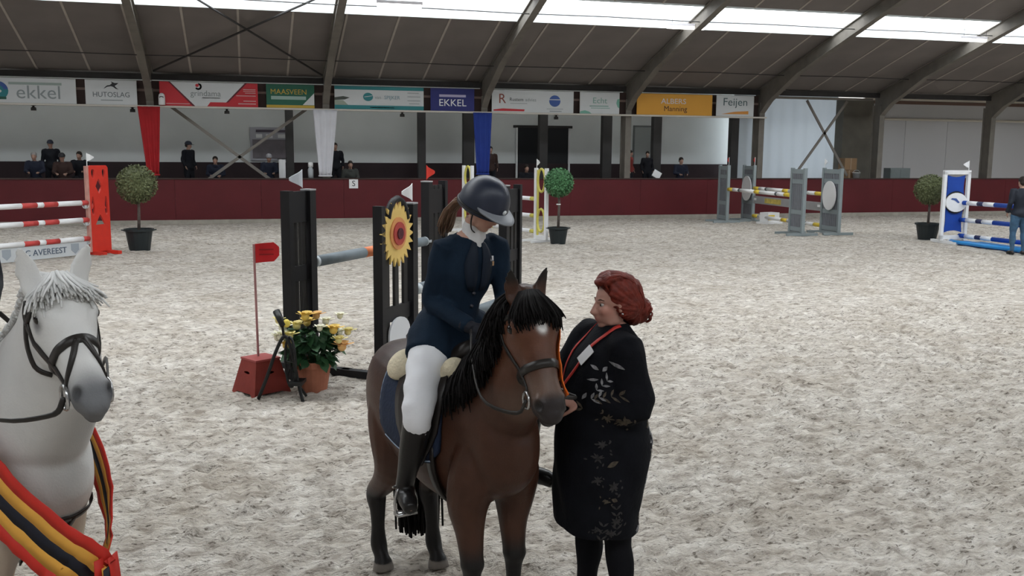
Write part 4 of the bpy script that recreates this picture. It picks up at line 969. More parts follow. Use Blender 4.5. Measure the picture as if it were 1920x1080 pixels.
# ------------------------------------------------------------------ the bay pony
PF = (.284, -.959); PONY = (.935, 4.435); PRZ = math.atan2(PF[1], PF[0])
pony = tag(empty('pony', (PONY[0], PONY[1], 0), PRZ), 'brown pony with black mane and a white star, carrying the rider in the navy jacket', 'horse')
neck = [(.24, 0, 1.02, .25, .175), (.40, 0, 1.13, .240, .145), (.53, -.005, 1.245, .215, .125), (.62, -.015, 1.36, .185, .108), (.675, -.03, 1.47, .150, .095), (.71, -.042, 1.56, .115, .085), (.73, -.048, 1.61, .085, .07)]
ph = Horse(neck, (.745, -.05, 1.65), (.455, -.07, -.87), (.22, 1, .02), .505, 1.09)
ph.ears = [(ph.poll + ph.l * sd * .062 - ph.a * -.005 - ph.n * .02, ph.poll + ph.l * sd * .085 + V(.02, 0, 1) * .135, ph.n + ph.l * sd * (.5)) for sd in (1, -1)]
PL = legs_for((.0, .03, .05, -.07), .118)
me = ph.body(PL); co = coords(me)
bay = np.tile(np.array([.056, .023, .0135], np.float32), (len(co), 1))
X, Y_, Z = co.T
bay = lerpc(bay, (.046, .024, .018), sstep(.95, 1.25, Z) * sstep(.5, .3, X))            # darker back
bay = lerpc(bay, (.064, .034, .024), sstep(.75, .6, Z) * sstep(.5, .2, np.abs(X)))
bay = lerpc(bay, (.010, .009, .009), sstep(.52, .40, Z))                               # black points
bay = lerpc(bay, (.20, .18, .16), sstep(.055, .047, Z))                               # hooves
hp = np.array(ph.poll); tt = (co - hp) @ np.array(ph.a) / ph.L; dl = (co - hp) @ np.array(ph.l); dn = (co - hp) @ np.array(ph.n)
inhead = (X > .60) & (Z > .95)
hd_ = sstep(.0, .1, tt) * inhead * sstep(-.33, -.26, dn)
bay = lerpc(bay, (.10, .038, .020), hd_ * sstep(.75, .4, tt))
bay = lerpc(bay, (.105, .062, .044), hd_ * sstep(.55, .75, tt))                         # mealy muzzle
bay = lerpc(bay, (.025, .020, .020), hd_ * sstep(.80, .90, tt + .25 * (dn)))
ears_ = sstep(.03, .09, (co - hp) @ np.array([0, 0, 1.0])) * inhead
bay = lerpc(bay, (.012, .009, .008), ears_)
star = np.exp(-((np.abs(dl - .004) / .020) ** 2 + (np.abs(tt - .285) / .055) ** 2) ** 1.5) * (dn > .0) * inhead
bay = lerpc(bay, (.72, .70, .68), np.clip(star * 1.5, 0, 1))
bay = lerpc(bay, (.006, .005, .005), hd_ * np.exp(-((dn + .052) / .006) ** 2) * sstep(.78, .84, tt) * .9)  # mouth crease: its shade painted as a dark line, no groove cut
for c in ph.nostril: bay = lerpc(bay, (.003, .003, .003), np.exp(-(np.linalg.norm(co - c, axis=1) / .026) ** 4))
paint(me, bay); me.materials.append(coat_m); link('body', me, pony, True)
pb_ = ph.bvh(me)
eyes(ph, pony, eye_m, pb_)
# mane falls to the near side, forelock over the brow, tail between the hind legs
crest = []
for t in np.linspace(0, 1, 9):
    q = spline(neck, 40)[int(4 + t * 35)]; i = int(4 + t * 35); a_, b_2 = spline(neck, 40)[max(i - 1, 0)], spline(neck, 40)[min(i + 1, 39)]
    tg = V(b_2[:3]) - V(a_[:3]); tg.normalize(); u_ = tg.cross(V(0, 1, 0)); c = V(q[:3]) + (u_ if u_.z > 0 else -u_) * q[3] * 1.0
    dn_ = V(q[:3]) - c
    w = q[4]
    crest.append([tuple(c + V(0, .012, .004)), tuple(c + V(0, -.022, .018)), tuple(c + dn_ * .25 + V(0, -w * .75, -.01)), tuple(c + dn_ * .55 + V(.0, -w * 1.08, -.02)), tuple(c + dn_ * .80 + V(0, -w * 1.18, -.05))])
crest.append([tuple(ph.poll + V(-.02, .0, .035)), tuple(ph.poll + V(-.05, -.05, .02)), tuple(ph.poll + V(-.09, -.10, -.06)), tuple(ph.poll + V(-.11, -.12, -.14)), tuple(ph.poll + V(-.13, -.12, -.20))])
locks(crest, 1700, .0085, .003, 3, .011).build('mane', hair_blk, pony, True)
fl = []
for sd in np.linspace(-1, 1, 7):
    base = ph.head(.0, sd * .9, .8) + V(0, 0, .02)
    g = [tuple(base)] + [tuple(ph.head(t, sd * (.92 - .3 * t), 1.03 + .02 * (1 - t))) for t in (.07, .14, .2)] + [tuple(ph.head(.25 + .05 * (1 - abs(sd)) * 0 + .04 * abs(sd), sd * .78, 1.02))]
    fl.append(g)
locks(fl, 750, .0065, .0022, 5, .009).build('forelock', hair_blk, pony, True)
tl = []
for k in range(6):
    a = 2 * PI * k / 5; cx, cy = .04 * math.cos(a), .055 * math.sin(a)
    tl.append([(-.66, cy * .3, 1.13), (-.72 + cx * .5, .02 + cy * .6, 1.06), (-.73 + cx, .07 + cy, .88), (-.70 + cx, .12 + cy * 1.2, .62), (-.67 + cx * 1.2, .14 + cy * 1.5, .36), (-.66 + cx, .14 + cy * 1.2, .13)])
locks(tl, 700, .013, .006, 6, .016, 8).build('tail', hair_blk, pony, True)
bridle(ph, pony, pb_, mat('bridle_dark', (.022, .019, .017), .4, .1, 20), [[(.80, .16, 1.22), (.62, .19, 1.22), (.42, .12, 1.36), (.27, .06, 1.45)], [(.82, -.15, 1.20), (.64, -.2, 1.22), (.44, -.14, 1.34), (.27, -.05, 1.44)]], tn=.60, wide=.034)
# rosette with ribbon on the bridle
rs = tag(empty('rosette', (0, 0, 0)), 'red rosette with orange ribbon tails pinned to the brown pony’s bridle'.replace('’', "'"), 'rosette'); rs.location = pony.location; rs.rotation_euler = pony.rotation_euler
p_, n_ = snap_head(ph, pb_, [(.13, 1.45), (.15, 1.5)], 3, .010)[1]
tq = n_.to_track_quat('Z', 'Y').to_matrix()
b = MB(); b.rings([[p_ + tq @ V(rad * math.cos(a), rad * math.sin(a), h_ + .004 * math.sin(9 * a)) for a in np.linspace(0, 2 * PI, 37)[:-1]] for rad, h_ in ((.004, .014), (.022, .016), (.024, .008), (.042, .010), (.042, .004), (.01, .0))], caps=True); b.build('pleats', mat('rosette_red', (.5, .03, .02), .6), rs, True)
orange = mat('ribbon_orange', (.8, .16, .02), .5, .05)
for off in (.0, .16):
    b = MB(); path = hug(pb_, [tuple(ph.head(t, 1.35 + off * (.6 + t), 1.05)) for t in np.linspace(.16, .84 - off, 12)], .012); ribbon(b, path, .046, .003); b.build('ribbon_tail', orange, rs, True)
# saddle pad, half pad, saddle, girth, stirrups
def pad(h, x0, x1, th1, k, th, nx=14, nt=30, rnd=.12):
    g = []
    for i in range(nt + 1):
        u = -1 + 2 * i / nt; row = []
        for j in range(nx + 1):
            v = -1 + 2 * j / nx
            edge = max(0, abs(u) - (1 - rnd)) / rnd; inset = (1 - math.sqrt(max(0, 1 - edge ** 2))) * .07
            x = (x0 + x1) / 2 + v * ((x1 - x0) / 2 - inset); p = h.T(x, u * th1, k); c = V(x, 0, h.T(x, 0, 0).z); row.append((p, (p - c).normalized()))
        g.append(row)
    m = MB(); m.sheet(g, th); return m
navy_pad = mat('pad_navy', (.010, .019, .045), .8, .15, 30, .4, 60)
sp = tag(empty('saddle_pad', pony.location, PRZ), 'quilted navy saddle pad with pale piping under the saddle of the brown pony', 'saddle pad')
pad(ph, -.30, .27, 1.80, 1.025, .016).build('cloth', navy_pad, sp, True)
pip = mat('piping_pale', (.25, .32, .42), .6)
for sd in (-1, 1):
    MB().tube([tuple(ph.T(x, sd * 1.78, 1.075)) for x in np.linspace(-.24, .21, 12)], .006, 6).build('piping', pip, sp, True)
    MB().tube([tuple(ph.T(-.295, sd * t, 1.07)) for t in np.linspace(.5, 1.64, 10)], .006, 6).build('piping', pip, sp, True)
hp_ = tag(empty('half_pad', pony.location, PRZ), 'cream sheepskin half pad showing behind the rider on the brown pony', 'half pad')
fleece = mat('fleece_cream', (.62, .55, .40), .95, .12, 30, .8, 90)
b = MB()
for sd in (-1, 1):
    b.ball(ph.T(-.19, sd * .66, 1.10), (.105, .095, .055), rot=Matrix.Rotation(sd * .85, 3, 'X').transposed() if False else Matrix.Rotation(-sd * .75, 3, 'X')); b.ball(ph.T(.22, sd * .42, 1.10), (.06, .06, .05)); b.tube([tuple(ph.T(x, sd * .55, 1.075)) for x in np.linspace(-.2, .22, 8)], .04, 8)
link('fleece', fuse(b, .012, 6), hp_, True).data.materials.append(fleece)
sd_ = tag(empty('saddle', pony.location, PRZ), 'black leather saddle on the brown pony', 'saddle')
m_ = MB()
for t, z, w, hh in ((-.24, 1.355, .135, .03), (-.17, 1.325, .15, .035), (-.08, 1.295, .14, .04), (.02, 1.29, .115, .045), (.12, 1.31, .09, .05), (.20, 1.345, .07, .04), (.235, 1.35, .045, .03)): pass
rows = []
for t, z, w, hh in ((-.25, 1.37, .10, .02), (-.23, 1.35, .135, .045), (-.17, 1.315, .15, .055), (-.08, 1.285, .14, .055), (.02, 1.28, .115, .055), (.12, 1.30, .09, .055), (.20, 1.335, .07, .05), (.235, 1.345, .04, .025)):
    rows.append([(t, w * math.sin(a), z + hh * math.cos(a) - .02 * math.sin(a) ** 2) for a in np.linspace(0, 2 * PI, 19)[:-1]])
m_.rings(rows); m_.build('seat', leather, sd_, True)
for sd in (-1, 1):
    g = []
    for i in range(15):
        u = i / 14; row = []
        for j in range(9):
            v = -1 + 2 * j / 8; x = .03 + .09 * u + v * (.13 + .07 * math.sin(PI * min(1, u * 1.05)) - .10 * max(0, u - .8) / .2)
            p = ph.T(x, sd * (.25 + 1.58 * u), 1.10); c = V(x, 0, ph.T(x, 0, 0).z); row.append((p, (p - c).normalized()))
        g.append(row)
    m_ = MB(); m_.sheet(g, .012); m_.build('flap', leather, sd_, True)
    m_ = MB(); m_.tube([tuple(ph.T(.06, sd * .5, 1.17)), tuple(ph.T(.07, sd * 1.2, 1.2)), (.08, sd * .305, .85), (.085, sd * .305, .72)], .012, 6, flat=.4); m_.build('stirrup_leather', leather, sd_)
    c = V(.12, sd * .31, .63); m_ = MB(); m_.tube([c + V(0, .055 * math.cos(a) * (1 if math.sin(a) > -.5 else 1), -.0 + .085 * math.sin(a)) for a in np.linspace(-.6, PI + .6, 15)], .007, 6); m_.box(c + V(0, 0, -.052), (.05, .10, .014)); m_.build('stirrup', steel_b, sd_, True)
g = []
m_ = MB(); ribbon(m_, [(ph.T(.20, t, 1.05), ph.T(.20, t, 1.05) - ph.T(.20, t, .1)) for t in np.linspace(1.6, 2 * PI - 1.6, 22)], .07, .01); m_.build('girth', leather, sd_, True)

# ------------------------------------------------------------------ the grey horse at left
GRZ_F = -fw.normalized()
def world_dir(phi):
    """horizontal direction: towards the viewer turned by phi to the right of the picture"""
    f0 = V(fw.x, fw.y, 0).normalized(); return -f0 * math.cos(phi) + r0 * math.sin(phi)
gd = world_dir(R(68)); GRZ = math.atan2(gd.y, gd.x); GS = 1.12
f0h = V(fw.x, fw.y, 0).normalized(); GP = f0h * 3.35 + r0 * (-1.57) - gd * (.645 * GS)
grey = tag(empty('grey_horse', GP, GRZ, GS), 'white-grey horse wearing a striped winner sash at the left edge', 'horse')
neck = [(.26, 0, 1.02, .26, .19), (.43, -.005, 1.13, .245, .16), (.56, -.035, 1.25, .215, .137), (.66, -.08, 1.36, .185, .118), (.725, -.125, 1.46, .155, .102), (.765, -.155, 1.54, .12, .09), (.785, -.17, 1.59, .085, .07)]
gh = Horse(neck, (.80, -.178, 1.60), (.60, -.31, -.68), (.47, .88, .05), .43, .86)
gh.ears = [(gh.poll + gh.l * sd * .062 - gh.n * .02, gh.poll + gh.l * sd * .10 + V(.0, 0, 1) * .135, gh.n + gh.l * sd * .4) for sd in (1, -1)]
me = gh.body(legs_for((.02, -.02, 0, 0), .135)); co = coords(me); X, Y_, Z = co.T
gcol = np.tile(np.array([.66, .655, .64], np.float32), (len(co), 1))
hp = np.array(gh.poll); tt = (co - hp) @ np.array(gh.a) / gh.L; dl = (co - hp) @ np.array(gh.l); dn = (co - hp) @ np.array(gh.n); inh = (X > .5) & (Z > 1.0) * (dn > -.3)
gcol = lerpc(gcol, (.50, .42, .33), sstep(.95, .70, Z))                                      # tan lower coat
gcol = lerpc(gcol, (.33, .32, .305), sstep(1.50, 1.25, Z) * sstep(.14, .02, np.abs(Y_ + .05)) * (X > .45) * (1 - inh * sstep(.0, .1, tt)) * .75)  # under-neck darkened: grey dapple plus shade put into the coat colour
gcol = lerpc(gcol, (.11, .115, .125), inh * sstep(.66, .92, tt) * .92)
gcol = lerpc(gcol, (.36, .17, .16), inh * sstep(.84, .92, tt) * sstep(-.055, -.075, dn) * .85)    # pink lip
for sd in (-1, 1):
    e = np.array(gh.poll + gh.a * gh.L * .262 + gh.n * (.06 - .066) + gh.l * sd * .095); gcol = lerpc(gcol, (.10, .10, .11), np.exp(-(np.linalg.norm(co - e, axis=1) / .034) ** 4) * .85)
gcol = lerpc(gcol, (.03, .025, .025), inh * np.exp(-((dn + .040) / .006) ** 2) * sstep(.76, .84, tt) * .9)  # lip crease shaded in the coat colour in place of a groove
for c in gh.nostril: gcol = lerpc(gcol, (.01, .01, .012), np.exp(-(np.linalg.norm(co - c, axis=1) / .025) ** 4))
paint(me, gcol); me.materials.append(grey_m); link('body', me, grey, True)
gb_ = gh.bvh(me); eyes(gh, grey, eye_m, gb_)
crest = []
for t in np.linspace(0, 1, 8):
    i = int(3 + t * 35); S = spline(neck, 40); q = S[i]; tg = V(S[min(i + 1, 39)][:3]) - V(S[max(i - 1, 0)][:3]); tg.normalize(); u_ = tg.cross(V(0, 1, 0)); c = V(q[:3]) + (u_ if u_.z > 0 else -u_) * q[3]; dn_ = V(q[:3]) - c; w = q[4]
    crest.append([tuple(c + V(0, -.01, .004)), tuple(c + V(0, .02, .016)), tuple(c + dn_ * .3 + V(0, w * .8, 0)), tuple(c + dn_ * .7 + V(0, w * 1.1, -.02))])
locks(crest, 700, .0075, .003, 8, .010, 5).build('mane', hair_wht, grey, True)
fl = []
for sd in np.linspace(-1, 1, 7):
    base = gh.head(.0, sd * .9, .8) + V(0, 0, .025)
    fl.append([tuple(base)] + [tuple(gh.head(t, sd * 1.05, 1.07)) for t in (.06, .13, .20)])
locks(fl, 700, .0065, .0025, 9, .011, 5).build('forelock', hair_wht, grey, True)
tl = [[(-.66, .04 * math.sin(k), 1.14), (-.74, .05 * math.sin(k), 1.06), (-.78 + .03 * math.cos(k), .06 * math.sin(k), .85), (-.76, .07 * math.sin(k), .3)] for k in range(6)]
locks(tl, 90, .013, .004, 10, .012, 6).build('tail', hair_wht, grey, True)
bridle(gh, grey, gb_, MATS['bridle_dark'], [[tuple(p) for p, _ in hug(gb_, [(.84, .0, 1.36), (.70, .12, 1.30), (.5, .2, 1.28)], .012)] + [(.27, .06, 1.45)], [(.92, -.34, 1.27), (.66, -.33, 1.24), (.27, -.14, 1.34)]], flash=True, tn=.54, wide=.026)
# winner sash: five stripes laid around the neck base, meeting at the chest
sash = tag(empty('sash', GP, GRZ, GS), 'red, yellow and black striped winner sash hung around the neck of the grey horse', 'sash')
s_red, s_yel, s_blk = mat('sash_red', (.55, .03, .02), .55, .1, 12), mat('sash_yellow', (.72, .36, .06), .55, .1, 12), mat('sash_black', (.012, .013, .022), .55)
def side_path(sd):
    P = [(.10, sd * .12, 1.32), (.24, sd * .24, 1.24), (.40, sd * .23, 1.08), (.54, sd * .19, .90), (.65, sd * .11, .74), (.70, sd * .02, .62)]
    return [V(p) for p in spline(P, 30)]
for sd in (-1, 1):
    wd = .20 if sd < 0 else .12
    C0 = []
    for q in side_path(sd):
        loc, no, _, _ = gb_.find_nearest(q); C0.append((loc + no * max(.012, (q - loc).dot(no)), no))
    cols = [[] for _ in range(6)]
    for i, (p, n) in enumerate(C0):
        t = C0[min(i + 1, 29)][0] - C0[max(i - 1, 0)][0]; t.normalize(); w = t.cross(n).normalized() * (1 if sd < 0 else -1)
        for k in range(6):
            q = p + w * wd * (k / 5 - .5); loc, no, _, _ = gb_.find_nearest(q); d = (q - loc).dot(no)
            cols[k].append((loc + no * max(.012, d), no))
    for k, m in enumerate((s_red, s_yel, s_blk, s_yel, s_red)):
        b = MB(); b.sheet([[cols[k][i], cols[k + 1][i]] for i in range(30)], .004); b.build('stripe', m, sash, True)
cx = V(.725, .0, .66)
for k, (dy, m) in enumerate(((-.03, s_red), (.005, s_yel), (.035, s_red), (-.012, s_blk))):
    b = MB(); pts = [(cx + V(.012 + .006 * k, dy * (.6 + .8 * t) + .02 * t, -.42 * t + .03 - .03 * (k % 2)), V(1, .1 * k, 0)) for t in np.linspace(0, 1, 9)]; ribbon(b, pts, .05, .004); b.build('tail', m, sash, True)
# dark straps of the breastplate
bp_ = tag(empty('breastplate', GP, GRZ, GS), 'thin dark leather breast strap across the chest of the grey horse', 'strap')
b = MB(); ribbon(b, hug(gb_, [tuple(p) for p in spline([(.30, -.30, .95), (.52, -.24, .84), (.66, -.10, .78), (.68, .0, .77), (.66, .10, .78), (.52, .24, .84), (.30, .30, .95)], 30)], .006), .022, .006); b.build('chest_strap', leather, bp_, True)
b = MB(); ribbon(b, hug(gb_, [tuple(p) for p in spline([(.68, .0, .77), (.62, .0, .72), (.56, -.02, .67), (.45, -.02, .62)], 16)], .006), .02, .006); b.build('girth_strap', leather, bp_, True)
# ================================================================== PEOPLE
skin_m = mat('skin', (.55, .33, .25), .55, .05, 12, attr='coat', spec=.35)
def frame3(fwd, left_hint=(0, 1, 0)):
    f = V(fwd).normalized(); l = V(left_hint); l = (l - f * l.dot(f)).normalized(); u = f.cross(l)
    return Matrix((f, l, u)).transposed()
def head_shapes(m, c, M, s=1.0):
    """skull, face, nose, lips, ears about the head centre"""
    P = lambda x, y, z: V(c) + M @ V(x * s, y * s, z * s)
    S = lambda *r: tuple(v * s for v in r)
    m.ball(P(-.012, 0, .032), S(.095, .074, .083), 20, 14, M); m.ball(P(.028, 0, -.035), S(.062, .056, .078), 18, 12, M)
    m.ball(P(.052, 0, -.092), S(.030, .030, .020), 12, 8, M); m.ball(P(.070, 0, .022), S(.018, .050, .012), 12, 8, M)
    m.tube([P(.086, 0, .012), P(.098, 0, -.012), P(.108, 0, -.030), P(.094, 0, -.042)], [.008 * s, .010 * s, .0135 * s, .010 * s], 10)
    for sd in (-1, 1):
        m.ball(P(.058, sd * .034, -.022), S(.028, .022, .026), 10, 8, M); m.ball(P(.092, sd * .010, -.034), S(.010, .009, .008), 8, 6, M)
        m.ball(P(-.008, sd * .074, -.006), S(.018, .009, .030), 10, 8, M @ Matrix.Rotation(-.2, 3, 'Y'))
        m.ball(P(.01, sd * .045, -.07), S(.045, .014, .02), 10, 8, M @ Matrix.Rotation(.35, 3, 'Y'))
    m.ball(P(.085, 0, -.058), S(.011, .023, .0065), 10, 6, M); m.ball(P(.082, 0, -.069), S(.011, .019, .007), 10, 6, M)
def hand_shapes(m, w, d, n, s=1.0, curl=.9, thumb=1):
    """hand at wrist w pointing along d with palm normal n; five curled fingers"""
    d = V(d).normalized(); n = V(n); n = (n - d * n.dot(d)).normalized(); l = d.cross(n) * thumb
    m.rings([[V(w) + d * t * s + l * hw * s * math.cos(a) + n * ht * s * math.sin(a) for a in np.linspace(0, 2 * PI, 13)[:-1]] for t, hw, ht in ((-.015, .022, .018), (.01, .028, .016), (.04, .038, .015), (.075, .040, .013), (.088, .034, .009))])
    for k, (o, ln) in enumerate(((.029, .066), (.010, .075), (-.010, .070), (-.028, .055))):
        p = V(w) + d * .078 * s + l * o * s; q = [p - d * .02 * s, p]; a = 0
        for seg in (.45, .32, .23):
            a += curl * .62; p = p + (d * math.cos(a) + n * math.sin(a)) * ln * seg * s; q.append(p)
        m.tube(q, [.0092 * s, .0092 * s, .0085 * s, .0078 * s, .006 * s], 8)
    p = V(w) + d * .018 * s + l * .026 * s
    m.tube([p, p + (d * .6 + l * .7 + n * .25) * .035 * s, p + (d * .95 + l * .75 + n * .6) * .055 * s, p + (d * 1.1 + l * .6 + n * .95) * .07 * s], [.011 * s, .0105 * s, .0095 * s, .007 * s], 8)

class Figure:
    def __init__(s, J, k=1.0): s.J = {a: (V(b) if not isinstance(b, Matrix) else b) for a, b in J.items()}; s.k = k
    def torso(s, m, f=1.0, rows=None):
        J, k = s.J, s.k; L = (J['lsh'] - J['rsh']).normalized(); Lp = (J['lhip'] - J['rhip']).normalized()
        pts = [(J['pel'] - (J['waist'] - J['pel']).normalized() * .08 * k, .13, .11, Lp), (J['pel'], .165, .125, Lp), (J['waist'], .125, .10, (L + Lp).normalized()), (J['chest'], .155, .115, L), ((J['chest'] + J['neck']) / 2 + V(0, 0, .01), .15, .10, L), (J['neck'], .065, .06, L)] if rows is None else rows
        q = spline([list(p) + [a, b_] + list(l) for p, a, b_, l in pts], 24); rr = []
        for i, r in enumerate(q):
            t = V(q[min(i + 1, 23)][:3]) - V(q[max(i - 1, 0)][:3]); t.normalize(); l = V(r[5:8]); l = (l - t * l.dot(t)).normalized(); fr = l.cross(t)
            rr.append([V(r[:3]) + l * r[3] * f * k * math.cos(a) + fr * r[4] * f * k * math.sin(a) for a in np.linspace(0, 2 * PI, 21)[:-1]])
        m.rings(rr)
    def arm(s, m, sd, f=1.0, upto=1.0, cuff=0):
        J, k = s.J, s.k; a, b_, c = J[sd + 'sh'], J[sd + 'el'], J[sd + 'wr']
        limb(m, [(*(a + (J['chest'] - a) * .25), .055 * f * k), (*a, .060 * f * k), (*(a * .5 + b_ * .5), .049 * f * k), (*b_, .043 * f * k), (*(b_ * .6 + c * .4), .042 * f * k), (*(b_ + (c - b_) * upto), (.029 + cuff) * f * k)], 12)
    def leg(s, m, sd, f=1.0, start=0, upto=1.0):
        J, k = s.J, s.k; a, b_, c = J[sd + 'hip'], J[sd + 'kn'], J[sd + 'an']
        rows = [(*a, .088 * f * k), (*(a * .6 + b_ * .4), .082 * f * k), (*b_, .056 * f * k), (*(b_ * .68 + c * .32), .056 * f * k), (*(b_ * .3 + c * .7), .042 * f * k), (*c, .036 * f * k)]
        limb(m, rows[start:] if upto == 1 else rows[:int(upto)], 12)
    def foot(s, m, sd, f=1.0):
        J, k = s.J, s.k; c, t = J[sd + 'an'], J[sd + 'toe']; h = c + (c - t).normalized() * .03 * k + V(0, 0, -.045 * k)
        limb(m, [(*c, .038 * f * k), (*(c * .75 + t * .25 + V(0, 0, -.02 * k)), .042 * f * k), (*(c * .35 + t * .65), .040 * f * k), (*t, .028 * f * k)], 12); m.ball(h, .036 * f * k, 10, 8)
    def body(s, root, voxel=.007, curl=.9, hands=True, tone=(.50, .29, .22), lipc=(.42, .16, .14), name='body'):
        J = s.J; m = MB(); s.torso(m, .90)
        M = J['hm']; c = J['head']
        m.tube([J['neck'] - V(0, 0, .05 * s.k), J['neck'] + V(0, 0, .02 * s.k), c + M @ V(-.022, 0, -.075) * s.k], [.062 * s.k, .052 * s.k, .05 * s.k], 14)
        head_shapes(m, c, M, s.k)
        for sd in ('l', 'r'):
            s.arm(m, sd, .9); s.leg(m, sd, .9); s.foot(m, sd, .85)
            if hands:
                d = J[sd + 'hd'] if sd + 'hd' in J else (J[sd + 'wr'] - J[sd + 'el'])
                nn = J[sd + 'pn'] if sd + 'pn' in J else V(0, 1 if sd == 'r' else -1, -.3)
                hand_shapes(m, J[sd + 'wr'], d, nn, s.k, curl, 1 if sd == 'l' else -1)
        me = fuse(m, voxel, 4, .45); co = coords(me); col = np.tile(np.array(tone, np.float32), (len(co), 1))
        loc = (co - np.array(c)) @ np.array(M) / s.k
        lip = np.exp(-((loc[:, 0] - .090) / .02) ** 2 - (loc[:, 1] / .022) ** 2 - ((loc[:, 2] + .063) / .011) ** 2); col = lerpc(col, lipc, lip * .8)
        chk = np.exp(-((np.abs(loc[:, 1]) - .045) / .02) ** 2 - ((loc[:, 2] + .025) / .022) ** 2) * (loc[:, 0] > .02); col = lerpc(col, (tone[0] * 1.02, tone[1] * .72, tone[2] * .7), chk * .5)
        paint(me, col); me.materials.append(skin_m); o = link(name, me, root, True)
        for sd in (-1, 1):
            e = c + M @ V(.0685, sd * .030, .005) * s.k
            eb = MB().ball(e, .0105 * s.k, 12, 8).build('eye', mat('eye_white', (.36, .33, .31), .25), root, True)
            MB().ball(e + M @ V(.0055, 0, 0) * s.k, .0068 * s.k, 10, 6).build('iris', mat('iris', (.02, .018, .015), .2), eb, True)
            MB().tube([c + M @ V(x, sd * y, z) * s.k for x, y, z in ((.083, .016, .026), (.079, .034, .031), (.066, .049, .026))], [.002 * s.k, .0032 * s.k, .0015 * s.k], 6).build('eyebrow', mat('brow_hair', (.07, .035, .02), .8), root, True)
        return o
def garment(name, mb, m, root, voxel=.009, smooth=5, wr=0.0, seed=0, freq=22.0):
    me = fuse(mb, voxel, smooth)
    if wr:
        co = coords(me); no = np.empty(len(co) * 3, np.float32); me.vertices.foreach_get('normal', no); no = no.reshape(-1, 3)
        w = np.sin(co[:, 2] * freq + 5 * np.sin(co[:, 0] * 7 + seed) + 4 * np.sin(co[:, 1] * 9 + 2 * seed)) + .6 * np.sin(co[:, 2] * freq * 1.9 + 3 * co[:, 1] * 9 + seed)
        set_coords(me, co + no * (w * wr)[:, None])
    me.materials.append(m); return link(name, me, root, True)

# ------------------------------------------------------------------ the rider on the brown pony
rider = tag(empty('person', pony.location, PRZ), 'rider in navy show jacket and white breeches sitting on the brown pony, looking down', 'person')
hm = frame3((.80, .28, -.50), (-.34, .94, .02))
RJ = dict(pel=(-.03, .0, 1.40), waist=(-.005, .02, 1.54), chest=(.055, .045, 1.71), neck=(.10, .06, 1.865), head=(.165, .075, 1.985), hm=hm,
          lsh=(.095, .19, 1.80), rsh=(.06, -.072, 1.805), lel=(.10, .225, 1.55), rel=(.0, -.115, 1.545), lwr=(.26, .10, 1.455), rwr=(.235, -.03, 1.445),
          lhip=(-.02, .085, 1.37), rhip=(-.02, -.075, 1.37), lkn=(.24, .295, 1.06), rkn=(.24, -.30, 1.06), lan=(.13, .34, .70), ran=(.10, -.305, .70), ltoe=(.27, .42, .635), rtoe=(.24, -.34, .635),
          lhd=(.6, -.6, -.3), rhd=(.6, .5, -.3), lpn=(-.3, -.8, -.5), rpn=(-.3, .8, -.5))
rf = Figure(RJ, .90)
rf.body(rider, .0065)
J = rf.J
m = MB(); s_rows = None
L = (J['lsh'] - J['rsh']).normalized(); Lp = V(0, 1, 0)
rf.torso(m, 1.0, [(J['pel'] + V(.01, 0, -.165), .225, .215, Lp), (J['pel'] + V(.0, 0, -.10), .21, .195, Lp), (J['pel'] + V(0, 0, .01), .178, .16, Lp), (J['waist'] + V(0, 0, 0), .135, .125, Lp), (J['chest'] + V(-.01, 0, -.03), .155, .13, L), (J['chest'] * .45 + J['neck'] * .55 + V(-.005, 0, 0), .135, .105, L), (J['neck'] + V(-.012, -.003, -.012), .085, .075, L)])
for sd in ('l', 'r'):
    rf.arm(m, sd, 1.14, .97, .012); q = 1 if sd == 'l' else -1; a, k_ = J[sd + 'hip'], J[sd + 'kn']
    limb(m, [(*(a + V(-.04, -q * .02, .05)), .10), (*(a + V(.01, q * .022, .01)), .114), (*(a * .8 + k_ * .2 + V(.0, q * .012, .01)), .116), (*(a * .66 + k_ * .34 + V(-.005, q * .014, .015)), .112)], 14)
jk_m = mat('jacket_navy', (.008, .018, .034), .85, .18, 14, .25, 90, spec=.15)
jacket = garment('jacket', m, jk_m, rider, .009, 5, .0028, 1, 26)
# lapels, buttons, badge, stock
jb = BVHTree.FromPolygons([tuple(c) for c in coords(jacket.data)], [tuple(p.vertices) for p in jacket.data.polygons])
fwdr = V(.93, -.10, 0)
def onj(y, z, lift=.004, x=.6):
    h_ = jb.ray_cast(V(x, y, z), V(-1, 0, 0)); 
    return (h_[0] + h_[1] * lift, h_[1]) if h_[0] is not None else (V(.15, y, z), V(1, 0, 0))
lap = mat('lapel_navy', (.006, .012, .024), .7)
for sd in (-1, 1):
    y0 = .055
    g = [[onj(y0 + sd * (.012 + w * (.005 + .055 * math.sin(PI * min(1, .15 + t * .85)) * 1.0)), 1.60 + .245 * t, .003) for w in np.linspace(0, 1, 4)] for t in np.linspace(0, 1, 9)]
    b = MB(); b.sheet(g, .006); b.build('lapel', lap, jacket, True)
for z in (1.585, 1.52, 1.455):
    p_, n_ = onj(.045, z, .004); MB().ball(p_, .0085, 10, 6).build('button', mat('button', (.05, .05, .06), .3), jacket, True)
p_, n_ = onj(.125, 1.745, .004); tq = n_.to_track_quat('Z', 'Y').to_matrix()
MB().box(p_, (.030, .022, .006), rot=tq).build('badge', white, jacket); p_, n_ = onj(.13, 1.72, .004); MB().box(p_, (.028, .02, .006), rot=n_.to_track_quat('Z', 'Y').to_matrix()).build('badge', mat('badge_tan', (.5, .3, .15), .5), jacket)
m = MB(); m.tube([J['neck'] + V(-.005, 0, -.03), J['neck'] + V(.004, .002, .03), J['neck'] + V(.014, .003, .05)], [.062, .054, .050], 16)
